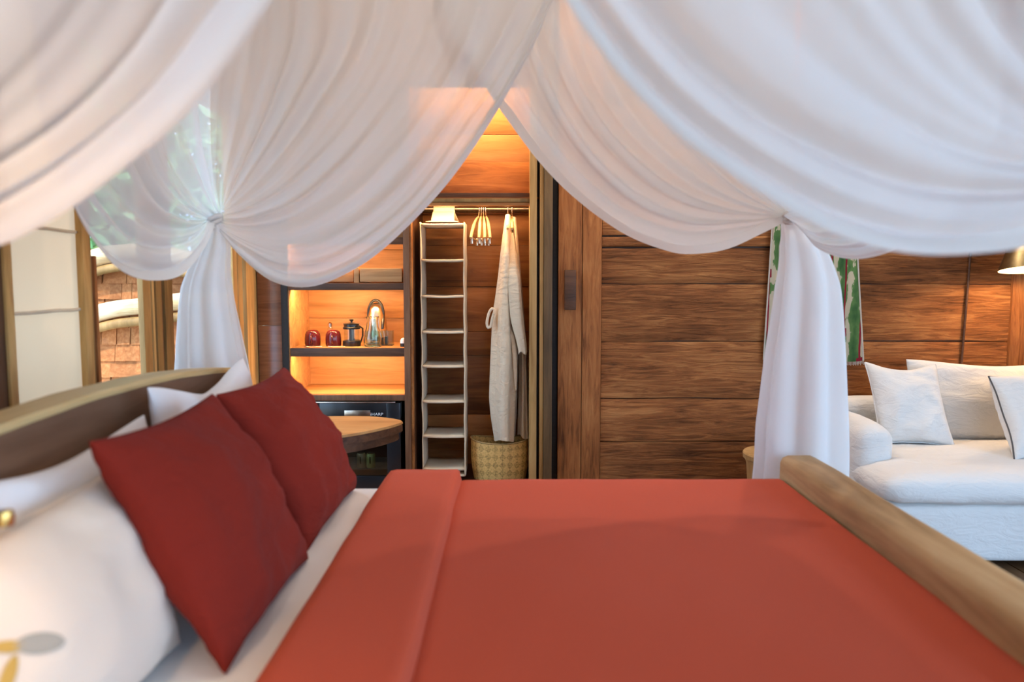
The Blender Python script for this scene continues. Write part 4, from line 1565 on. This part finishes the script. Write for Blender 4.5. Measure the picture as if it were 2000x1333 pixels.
soft_block('base', SX0 + 0.03, SX1, 3.62, 4.68, 0.04, 0.335, 0.04, 'sofa', sf, 0, 1)
soft_block('arm', SX0 + 0.03, SX0 + 0.23, 3.86, 4.68, 0.05, 0.665, 0.085, 'sofa', sf, 0.01, 2)
soft_block('arm', SX1 - 0.2, SX1, 3.80, 4.68, 0.05, 0.665, 0.085, 'sofa', sf, 0.01, 3)
soft_block('back', SX0 + 0.05, SX1 - 0.02, 4.50, 4.69, 0.05, 0.70, 0.07, 'sofa', sf, 0.01, 4)
soft_block('seat_cushion', SX0 + 0.03, SX1 - 0.06, 3.56, 4.50, 0.336, 0.475, 0.07, 'sofa', sf, 0.05, 5, 0.012)
for xx in (SX0 + 0.1, SX1 - 0.1):
    for yy in (3.7, 4.6):
        lathe('foot', [(0.025, 0), (0.03, 0.05)], (xx, yy, 0), 'edge', sf, 16)


def lean_y(x0, x1, yb, zb, yt, zt, t_, yaw=0.0):
    cx = (x0 + x1) / 2
    A = Vector((math.cos(yaw), math.sin(yaw), 0))
    B = Vector((0, yt - yb, zt - zb))
    hh = B.length
    N = A.cross(B.normalized())
    return dict(C=Vector((cx, (yb + yt) / 2, (zb + zt) / 2)), A=A, B=B, N=N, w=x1 - x0, h=hh, t=t_)


cushion('sofa_back_cushion', **lean_y(2.30, 3.34, 4.34, 0.485, 4.46, 0.945, 0.21), mat='sofa', lab='wide white linen back cushion on the sofa', cat='cushion', seed=11, pinch=0.035, top_dip=0.035, wr=0.012)
cushion('throw_pillow', **lean_y(2.03, 2.40, 4.14, 0.507, 4.36, 0.93, 0.20, -0.25), mat='sofa', lab='square white linen pillow leaning against the sofa arm', cat='pillow', seed=14, pinch=0.07, top_dip=0.03, wr=0.014, seam=('sofa', 0.005))
cushion('throw_pillow', **lean_y(2.50, 3.00, 3.86, 0.512, 4.10, 0.905, 0.20, 0.35), mat='sofa', lab='pale linen pillow with dark piping on the sofa seat', cat='pillow', seed=17, pinch=0.07, wr=0.012, seam=('piping', 0.0045))

# ------------------------------------------------------------------ wall lamp over the sofa
LYc = 4.40
rimc = U(2012, 527, LYc)
lp_ = thing('wall_lamp', (rimc.x, WY, rimc.z), 'brass cone wall lamp glowing over the sofa', 'lamp')
rot = Matrix.Rotation(R(-9), 3, 'X') @ Matrix.Rotation(R(0), 3, 'Y')
lathe('shade', [(0.158, 0), (0.158, 0.004), (0.035, 0.30), (0.02, 0.31), (0.0005, 0.311)], rimc, 'brass', lp_, 48, rot, cap=False)
lathe('lining', [(0.156, 0.001), (0.034, 0.294), (0.0005, 0.3)], rimc, 'lamp_in', lp_, 48, rot, cap=False)
lathe('bulb', [(0.0005, 0.06), (0.02, 0.07), (0.03, 0.095), (0.02, 0.125), (0.0005, 0.14)], rimc, 'bulb', lp_, 20, rot, cap=False)
apex = rimc + rot @ Vector((0, 0, 0.31))
tube('arm', [apex - Vector((0, 0, 0.004)), apex + Vector((0, 0.06, 0.05)), apex + Vector((0, 0.2, 0.06)), Vector((apex.x, WY - 0.02, apex.z + 0.06))], 0.008, 'brass', lp_)
lathe('wall_plate', [(0.045, 0), (0.045, 0.015)], (apex.x, WY - 0.012, apex.z + 0.06), 'brass', lp_, 24, Matrix.Rotation(R(90), 3, 'X'))
point('lamp_light', rimc + rot @ Vector((0, 0, 0.03)), 5, (1.0, 0.66, 0.34), 0.03, lp_)
# dark cable run on the planks
cb = [Vector((XP(px, WY - 0.012), WY - 0.014, ZP(py, WY - 0.012))) for px, py in ((1893, 400), (1890, 480), (1888, 560), (1885, 650), (1882, 745), (1880, 900))]
tube('cable', cb, 0.0075, 'edge', None, 8, label='dark cable running down the plank wall behind the sofa', cat='cable')

# ------------------------------------------------------------------ green ikat textile on the wall
tx = thing('wall_textile', U(1588, 430, WY), 'green and cream ikat textile with dark red threads hanging on the planks', 'textile')
bm = bmesh.new()
P = []
for i in range(81):
    q = i / 80
    row = []
    for j in range(41):
        s = j / 40
        lft = 1512 - 21 * s
        rgt = 1668 + 18 * s
        px = lft + (rgt - lft) * q
        py = 380 + (703 - 380) * s + 4 * math.sin(q * 9)
        d = 0.014 * math.sin(q * 23 + 0.6 * s) * (0.5 + s * 0.5) + 0.006 * noise.noise(Vector((q * 8, s * 3, 0)))
        Y = WY - 0.035 + d
        row.append(U(px, py, Y))
    P.append(row)
add_grid(bm, P)
obj('cloth', bm, 'ikat', tx, angle=80)
bm = bmesh.new()
for i in range(81):
    a = P[i][-1]
    add_tube(bm, [a, a + Vector((0.002 * math.sin(i * 7), -0.002, -0.022 - 0.004 * math.sin(i * 3)))], 0.0022, 4)
obj('fringe', bm, 'fringe', tx, kind='stuff')
for k in (0, -1):
    pts = [P[k][j] + Vector((0, -0.003, 0)) for j in range(41)]
    tube('woven_edge', pts, 0.005, 'fringe', tx, 6)
tube('hanging_rod', [P[0][0] + Vector((-0.05, 0.0, 0.005)), P[-1][0] + Vector((0.05, 0.0, 0.005))], 0.01, 'edge', tx)

# ------------------------------------------------------------------ canopy frame and tied curtains
CTZ = 2.76
CXL, CXR, CYN, CYF = -1.15, 1.10, 1.20, 3.02
fr_ = thing('bed_canopy', (0, 2.1, CTZ), 'wooden canopy frame hung from the ceiling over the bed', 'canopy')
box('frame_bar', CXL - 0.03, CXR + 0.03, CYN - 0.02, CYN + 0.02, CTZ, CTZ + 0.04, 'pole', fr_, 0.004)
box('frame_bar', CXL - 0.03, CXR + 0.03, CYF - 0.02, CYF + 0.02, CTZ, CTZ + 0.04, 'pole', fr_, 0.004)
box('frame_bar', CXL - 0.02, CXL + 0.02, CYN + 0.021, CYF - 0.021, CTZ, CTZ + 0.04, 'pole', fr_, 0.004)
box('frame_bar', CXR - 0.02, CXR + 0.02, CYN + 0.021, CYF - 0.021, CTZ, CTZ + 0.04, 'pole', fr_, 0.004)
for x in (CXL, CXR):
    for y in (CYN, CYF):
        tube('hanging_rod', [(x, y, CTZ + 0.03), (x, y, CEIL)], 0.008, 'pole', fr_)


def drape(name, keys, knot, parent, folds=9, amp=0.03, seed=0.0, nu=150, nt=90, hem=0.035, bulge=(0, 0, 0), ratio=0.30, knot_r=0.028):
    """cloth panel gathered into a knot. keys: list of (u, curve from the frame down to the knot)"""
    us = [k[0] for k in keys]
    G = np.stack([crom(list(k[1]), nt) for k in keys])          # key, t, 3
    ug = np.linspace(0, 1, nu)
    S = np.zeros((nu, nt, 3))
    # monotone-ish cubic across the keys
    for a in range(nu):
        u = ug[a]
        i = min(max(np.searchsorted(us, u) - 1, 0), len(us) - 2)
        h = us[i + 1] - us[i]
        t = (u - us[i]) / h

        def tang(k):
            if k == 0:
                return (G[1] - G[0]) / (us[1] - us[0])
            if k == len(us) - 1:
                return (G[-1] - G[-2]) / (us[-1] - us[-2])
            return (G[k + 1] - G[k - 1]) / (us[k + 1] - us[k - 1])
        m0, m1 = tang(i) * h, tang(i + 1) * h
        S[a] = (2 * t ** 3 - 3 * t ** 2 + 1) * G[i] + (t ** 3 - 2 * t ** 2 + t) * m0 + (-2 * t ** 3 + 3 * t ** 2) * G[i + 1] + (t ** 3 - t ** 2) * m1
    tt = np.linspace(0, 1, nt)
    S += np.array(bulge)[None, None, :] * (np.sin(np.pi * tt) ** 1.2)[None, :, None] * (0.3 + 0.7 * ug)[:, None, None]
    # ends spread on a small ring so that the gathers do not meet in one point
    ang = ug * 2 * math.pi * 0.8
    ring = np.stack([np.cos(ang) * knot_r, np.sin(ang) * knot_r * 0.8, np.sin(ang * 0.5 + 1) * knot_r * 0.6], 1)
    S += ring[:, None, :] * (tt ** 10)[None, :, None]
    dU = np.gradient(S, axis=0) * nu
    dT = np.gradient(S, axis=1) * nt
    N = np.cross(dU, dT)
    N /= (np.linalg.norm(N, axis=2, keepdims=True) + 1e-9)
    space = np.linalg.norm(dU, axis=2) / folds
    am = np.minimum(amp, ratio * space) * (0.35 + 0.65 * np.minimum(1, tt * 3))[None, :]
    f = np.zeros((nu, nt))
    for a in range(nu):
        for b in range(0, nt):
            u, t = ug[a], tt[b]
            w = u * folds + 0.9 * noise.noise(Vector((u * 3.1, t * 0.9, seed))) + 0.10 * noise.noise(Vector((u * 9, t * 2.5, seed + 5)))
            mod = max(0.08, 0.5 + 1.25 * noise.noise(Vector((u * folds * 0.7, t * 1.3, seed + 9))))
            s = math.sin(2 * math.pi * w)
            s = s * (1 - 0.25 * s)
            f[a, b] = mod * s + 0.12 * math.sin(2 * math.pi * (w * 2.3 + 0.4) + seed) * (0.5 + 0.9 * noise.noise(Vector((u * 5, t * 1.3, seed + 2))))
    S = S + N * (am * f)[:, :, None]
    bm = bmesh.new()
    P = [[Vector(S[a, b]) for b in range(nt)] for a in range(nu)]
    add_grid(bm, P)
    o = obj(name, bm, 'gauze', parent, angle=180, fix=False)
    if hem:
        # doubled hem along the free edge
        bm = bmesh.new()
        rows_ = []
        for k in range(4):
            rows_.append([])
        for b in range(nt):
            # walk inward from the free edge by the hem width
            e = P[-1][b]
            acc, a = 0.0, nu - 1
            path = [e]
            while acc < hem and a > 1:
                acc += (P[a][b] - P[a - 1][b]).length
                a -= 1
                path.append(P[a][b])
            cps = crom(path, 4) if len(path) > 2 else np.array([list(Vector(path[0]).lerp(path[-1], k / 3)) for k in range(4)])
            for k in range(4):
                rows_[k].append(Vector(cps[k]) + Vector(N[-1 - min(k, 3), b]) * 0.0025)
        add_grid(bm, rows_)
        obj('hem', bm, 'hem', o, angle=180, fix=False)
    return o


def tail(name, secs, parent, k=11, amp=0.24, seed=0.0, n=110, m=70):
    """gathered cloth falling from the knot; secs: (centre, half width x, half width y)"""
    C = crom([s[0] for s in secs], m)
    zz_ = [s[0][2] for s in secs][::-1]
    hx = np.interp(C[:, 2], zz_, [s[1] for s in secs][::-1])
    hy = np.interp(C[:, 2], zz_, [s[2] for s in secs][::-1])
    P = []
    for i in range(n):
        th_ = 2 * math.pi * i / n * 0.93
        row = []
        for j in range(m):
            q = j / (m - 1)
            f = 1 + amp * (0.5 + q * 0.9) * (math.sin(k * th_ + 1.6 * math.sin(1.7 * th_ + seed) + seed) * (0.7 + 0.6 * noise.noise(Vector((th_, q * 2, seed)))) + 0.6 * noise.noise(Vector((th_ * 2.2, q * 1.5, seed + 3))))
            row.append(Vector((C[j, 0] + math.cos(th_) * hx[j] * f, C[j, 1] + math.sin(th_) * hy[j] * f, C[j, 2])))
        P.append(row)
    bm = bmesh.new()
    add_grid(bm, P)
    return obj(name, bm, 'gauze', parent, angle=180, fix=False)


def knot_band(c, parent, r=0.022):
    bm = bmesh.new()
    for k in range(3):
        pts = []
        for a in np.linspace(0, 2 * math.pi, 28, endpoint=False):
            rr = r * (1 + 0.12 * math.sin(3 * a + k))
            pts.append(Vector(c) + Vector((rr * math.cos(a), rr * 0.9 * math.sin(a), (k - 1) * 0.012 + 0.012 * math.sin(a + k))))
        add_tube(bm, pts, 0.009, 8, True)
    return obj('tie_band', bm, 'hem', parent, angle=180)


def pxc(lst, fn, arg):
    return [fn(px, py, arg) for px, py in lst]


# far head corner
K1 = U(420, 434, CYF)
c1 = thing('bed_curtain', K1, 'sheer white curtain knotted over the far end of the headboard by the window', 'curtain', 'tied bed curtains')
kp = [(420, 434)]
drape('panel', [
    (0.00, [Vector((CXL, CYF, CTZ))] + pxc([(415, 40), (412, 220), (414, 350)] + kp, U, CYF)),
    (0.16, [Vector((CXL + 0.22, CYF, CTZ))] + pxc([(512, 60), (478, 220), (440, 350)] + kp, U, CYF)),
    (0.34, [Vector((CXL + 0.50, CYF, CTZ))] + pxc([(640, 60), (575, 200), (490, 340)] + kp, U, CYF)),
    (0.55, [Vector((CXL + 0.85, CYF, CTZ))] + pxc([(800, 60), (715, 220), (590, 360), (500, 415)] + kp, U, CYF)),
    (0.76, [Vector((CXL + 1.20, CYF, CTZ))] + pxc([(955, 60), (850, 240), (720, 385), (600, 455), (500, 462)] + kp, U, CYF)),
    (0.90, [Vector((CXL + 1.40, CYF, CTZ))] + pxc([(1040, 50), (935, 220), (800, 400), (660, 500), (560, 515), (480, 480)] + kp, U, CYF)),
    (1.00, [Vector((CXL + 1.50, CYF, CTZ))] + pxc([(1082, 0), (1045, 85), (975, 212), (905, 320), (835, 405), (740, 495), (660, 543), (595, 561), (530, 548), (470, 500), (432, 455)] + kp, U, CYF)),
], K1, c1, folds=11, amp=0.028, seed=1.0, bulge=(0, -0.03, 0))
drape('panel', [
    (0.00, [Vector((CXL, CYF, CTZ))] + pxc([(411, 60), (408, 240), (412, 350)] + kp, U, CYF)),
    (0.30, [Vector((CXL, CYF - 0.35, CTZ)), UX(325, 120, CXL), UX(345, 260, CXL), UX(385, 370, CXL), K1]),
    (0.62, [Vector((CXL, CYF - 0.75, CTZ)), UX(215, 120, CXL), UX(240, 270, CXL), UX(300, 390, CXL), UX(365, 430, CXL), K1]),
    (0.85, [Vector((CXL, CYF - 1.02, CTZ)), UX(120, 130, CXL), UX(170, 330, CXL), UX(240, 440, CXL), UX(310, 490, CXL), UX(380, 475, CXL), K1]),
    (1.00, [Vector((CXL, CYF - 1.12, CTZ)), UX(95, 150, CXL), UX(125, 310, CXL), UX(160, 400, CXL), UX(200, 475, CXL), UX(250, 530, CXL), UX(305, 548, CXL), UX(360, 535, CXL), UX(402, 480, CXL), K1]),
], K1, c1, folds=8, amp=0.03, seed=4.0, bulge=(-0.03, 0, 0))
tail('tail', [(U(424, 440, CYF), 0.03, 0.03), (U(420, 480, CYF + 0.02), 0.055, 0.045), (U(404, 560, CYF + 0.03), 0.09, 0.06), (U(408, 660, CYF + 0.04), 0.115, 0.07), (U(413, 745, CYF + 0.05), 0.135, 0.075), (U(416, 950, CYF + 0.06), 0.155, 0.085), (Vector((-1.22, CYF + 0.07, 0.06)), 0.17, 0.09)], c1, k=10, seed=0.5)
knot_band(K1, c1)

# far foot corner
K2 = U(1540, 424, CYF + 0.02)
c2 = thing('bed_curtain', K2, 'sheer white curtain knotted at the far end of the foot beam by the ikat textile', 'curtain', 'tied bed curtains')
YF2 = CYF + 0.03
kp = [(1540, 424)]
drape('panel', [
    (0.00, [Vector((CXR, YF2, CTZ))] + pxc([(1552, 60), (1552, 220), (1545, 350)] + kp, U, YF2)),
    (0.20, [Vector((CXR - 0.28, YF2, CTZ))] + pxc([(1425, 60), (1448, 220), (1500, 350)] + kp, U, YF2)),
    (0.42, [Vector((CXR - 0.60, YF2, CTZ))] + pxc([(1280, 60), (1330, 220), (1430, 345), (1500, 400)] + kp, U, YF2)),
    (0.66, [Vector((CXR - 0.95, YF2, CTZ))] + pxc([(1110, 60), (1190, 235), (1310, 355), (1420, 405)] + kp, U, YF2)),
    (0.86, [Vector((CXR - 1.25, YF2, CTZ))] + pxc([(960, 60), (1070, 255), (1200, 390), (1330, 445), (1450, 440)] + kp, U, YF2)),
    (1.00, [Vector((CXR - 1.42, YF2, CTZ))] + pxc([(878, 50), (922, 125), (975, 208), (1055, 315), (1130, 390), (1220, 455), (1300, 488), (1350, 496), (1420, 486), (1490, 452), (1525, 432)] + kp, U, YF2)),
], K2, c2, folds=10, amp=0.03, seed=7.0, bulge=(0, 0.03, 0))
drape('panel', [
    (0.00, [Vector((CXR, YF2, CTZ))] + pxc([(1556, 60), (1556, 240), (1548, 350)] + kp, U, YF2)),
    (0.35, [Vector((CXR, CYF - 0.4, CTZ)), UX(1640, 120, CXR), UX(1630, 270, CXR), UX(1585, 380, CXR), K2]),
    (0.70, [Vector((CXR, CYF - 0.85, CTZ)), UX(1790, 120, CXR), UX(1770, 280, CXR), UX(1690, 410, CXR), UX(1600, 450, CXR), K2]),
    (1.00, [Vector((CXR, CYF - 1.10, CTZ)), UX(1930, 130, CXR), UX(1890, 320, CXR), UX(1800, 450, CXR), UX(1720, 492, CXR), UX(1650, 506, CXR), UX(1590, 485, CXR), UX(1558, 445, CXR), K2]),
], K2, c2, folds=8, amp=0.03, seed=9.0, bulge=(0.03, 0, 0))
tail('tail', [(U(1545, 430, YF2), 0.035, 0.035), (U(1568, 480, YF2 + 0.02), 0.08, 0.06), (U(1580, 560, YF2 + 0.03), 0.115, 0.075), (U(1576, 700, YF2 + 0.05), 0.145, 0.085), (U(1572, 830, YF2 + 0.06), 0.17, 0.09), (U(1568, 935, YF2 + 0.07), 0.18, 0.09), (Vector((1.18, YF2 + 0.09, 0.06)), 0.19, 0.1)], c2, k=8, amp=0.24, seed=2.1)
knot_band(K2, c2)

# near head corner (its knot is out of the picture)
K3 = Vector((CXL - 0.02, CYN, 1.60))
c3 = thing('bed_curtain', K3, 'sheer white curtain drawn to the headboard on the lamp side of the bed', 'curtain', 'tied bed curtains')
drape('panel', [
    (0.00, [Vector((CXL, CYN, CTZ)), Vector((CXL - 0.01, CYN, 2.4)), Vector((CXL - 0.02, CYN, 2.0)), K3]),
    (0.30, [Vector((CXL + 0.36, CYN, CTZ)), Vector((CXL + 0.30, CYN, 2.35)), Vector((CXL + 0.17, CYN, 1.95)), K3]),
    (0.60, [Vector((CXL + 0.72, CYN, CTZ)), Vector((CXL + 0.64, CYN, 2.25)), Vector((CXL + 0.46, CYN, 1.86)), Vector((CXL + 0.20, CYN, 1.63)), K3]),
    (0.84, [Vector((CXL + 0.90, CYN, CTZ))] + pxc([(540, -300), (370, 40), (200, 225), (0, 345), (-150, 385), (-300, 330)], U, CYN) + [K3]),
    (1.00, [Vector((CXL + 1.00, CYN, CTZ))] + pxc([(690, -320), (610, -110), (550, 0), (460, 130), (365, 240), (260, 325), (160, 400), (80, 447), (0, 482), (-90, 497), (-200, 470), (-310, 380)], U, CYN) + [K3]),
], K3, c3, folds=7, amp=0.035, seed=12.0, bulge=(0, -0.04, 0))
drape('panel', [
    (0.00, [Vector((CXL, CYN, CTZ)), Vector((CXL - 0.01, CYN, 2.4)), Vector((CXL - 0.02, CYN, 2.0)), K3]),
    (0.5, [Vector((CXL, CYN + 0.35, CTZ)), Vector((CXL, CYN + 0.33, 2.3)), Vector((CXL, CYN + 0.2, 1.85)), K3]),
    (1.0, [Vector((CXL, CYN + 0.62, CTZ)), Vector((CXL, CYN + 0.58, 2.2)), Vector((CXL, CYN + 0.42, 1.68)), Vector((CXL, CYN + 0.2, 1.47)), K3]),
], K3, c3, folds=6, amp=0.03, seed=15.0)
tail('tail', [(K3 + Vector((0, 0, -0.005)), 0.03, 0.03), (Vector((CXL - 0.03, 1.10, 1.42)), 0.06, 0.045), (Vector((CXL - 0.07, 0.96, 1.12)), 0.09, 0.065), (Vector((CXL - 0.10, 0.915, 0.7)), 0.11, 0.075), (Vector((CXL - 0.12, 0.90, 0.06)), 0.13, 0.08)], c3, seed=6.0)
knot_band(K3, c3)

# near foot corner (its knot is out of the picture)
K4 = Vector((CXR + 0.02, CYN, 1.60))
c4 = thing('bed_curtain', K4, 'sheer white curtain drawn wide over the foot beam on the open side of the bed', 'curtain', 'tied bed curtains')
drape('panel', [
    (0.00, [Vector((CXR, CYN, CTZ)), Vector((CXR + 0.01, CYN, 2.4)), Vector((CXR + 0.02, CYN, 2.0)), K4]),
    (0.30, [Vector((CXR - 0.36, CYN, CTZ)), Vector((CXR - 0.32, CYN, 2.35)), Vector((CXR - 0.20, CYN, 1.95)), K4]),
    (0.56, [Vector((CXR - 0.68, CYN, CTZ)), Vector((CXR - 0.62, CYN, 2.22)), Vector((CXR - 0.46, CYN, 1.84)), Vector((CXR - 0.22, CYN, 1.64)), K4]),
    (0.80, [Vector((CXR - 0.98, CYN, CTZ))] + pxc([(1130, -330), (1280, 0), (1480, 210), (1750, 350), (2000, 375), (2180, 330)], U, CYN) + [K4]),
    (1.00, [Vector((CXR - 1.20, CYN, CTZ))] + pxc([(935, -350), (1020, -130), (1085, 0), (1180, 140), (1300, 268), (1420, 355), (1540, 428), (1650, 475), (1760, 497), (1880, 496), (2000, 478), (2140, 425), (2260, 330)], U, CYN) + [K4]),
], K4, c4, folds=8, amp=0.035, seed=18.0, bulge=(0, -0.04, 0))
drape('panel', [
    (0.00, [Vector((CXR, CYN, CTZ)), Vector((CXR + 0.01, CYN, 2.4)), Vector((CXR + 0.02, CYN, 2.0)), K4]),
    (0.5, [Vector((CXR, CYN + 0.35, CTZ)), Vector((CXR, CYN + 0.33, 2.3)), Vector((CXR, CYN + 0.2, 1.85)), K4]),
    (1.0, [Vector((CXR, CYN + 0.62, CTZ)), Vector((CXR, CYN + 0.58, 2.2)), Vector((CXR, CYN + 0.42, 1.68)), Vector((CXR, CYN + 0.2, 1.47)), K4]),
], K4, c4, folds=6, amp=0.03, seed=21.0)
tail('tail', [(K4 + Vector((0, 0, -0.005)), 0.03, 0.03), (Vector((CXR + 0.03, 1.10, 1.35)), 0.07, 0.05), (Vector((CXR + 0.05, 0.96, 0.95)), 0.10, 0.07), (Vector((CXR + 0.07, 0.895, 0.7)), 0.11, 0.075), (Vector((CXR + 0.10, 0.88, 0.06)), 0.14, 0.085)], c4, seed=8.0)
knot_band(K4, c4)

# ------------------------------------------------------------------ bedside reading lamp: only the brass tip of its head shows
tip = U(8, 1013, 1.25)
base = Vector((tip.x - 0.42, 0.62, 0))
bl_ = thing('reading_lamp', base, 'brass bedside lamp with small cloth shade beside the cream cushion', 'lamp')
lathe('lamp_base', [(0.11, 0), (0.11, 0.015), (0.02, 0.025)], base, 'brass', bl_, 32)
rimp = Vector((-0.70, 0.74, 1.26))
apex2 = rimp + Vector((0, 0, 0.04))
tube('stem', [base + Vector((0, 0, 0.02)), base + Vector((0, 0, 0.8)), base + Vector((0.02, 0.0, 1.15)), base + Vector((0.14, 0.02, 1.34)), apex2 + Vector((-0.16, -0.02, 0.07)), apex2 + Vector((0, -0.02, 0.03)), apex2], 0.009, 'brass', bl_)
tube('switch_arm', [base + Vector((0, 0, tip.z - 0.02)), base + Vector((0.16, 0.1, tip.z - 0.01)), tip], 0.007, 'brass', bl_)
lathe('switch_knob', [(0.0005, -0.014), (0.014, -0.012), (0.016, 0.0), (0.014, 0.012), (0.0005, 0.014)], tip, 'bright_brass', bl_, 20)
lathe('shade', [(0.09, -0.028), (0.082, 0.03)], rimp, 'lamp_cloth', bl_, 40, cap=False)
lathe('bulb', [(0.0005, -0.02), (0.018, -0.012), (0.022, 0.01), (0.012, 0.035), (0.0005, 0.04)], rimp, 'bulb', bl_, 20, cap=False)
point('lamp_light', rimp + Vector((0, 0, 0.01)), 7.0, (1.0, 0.60, 0.30), 0.04, bl_)
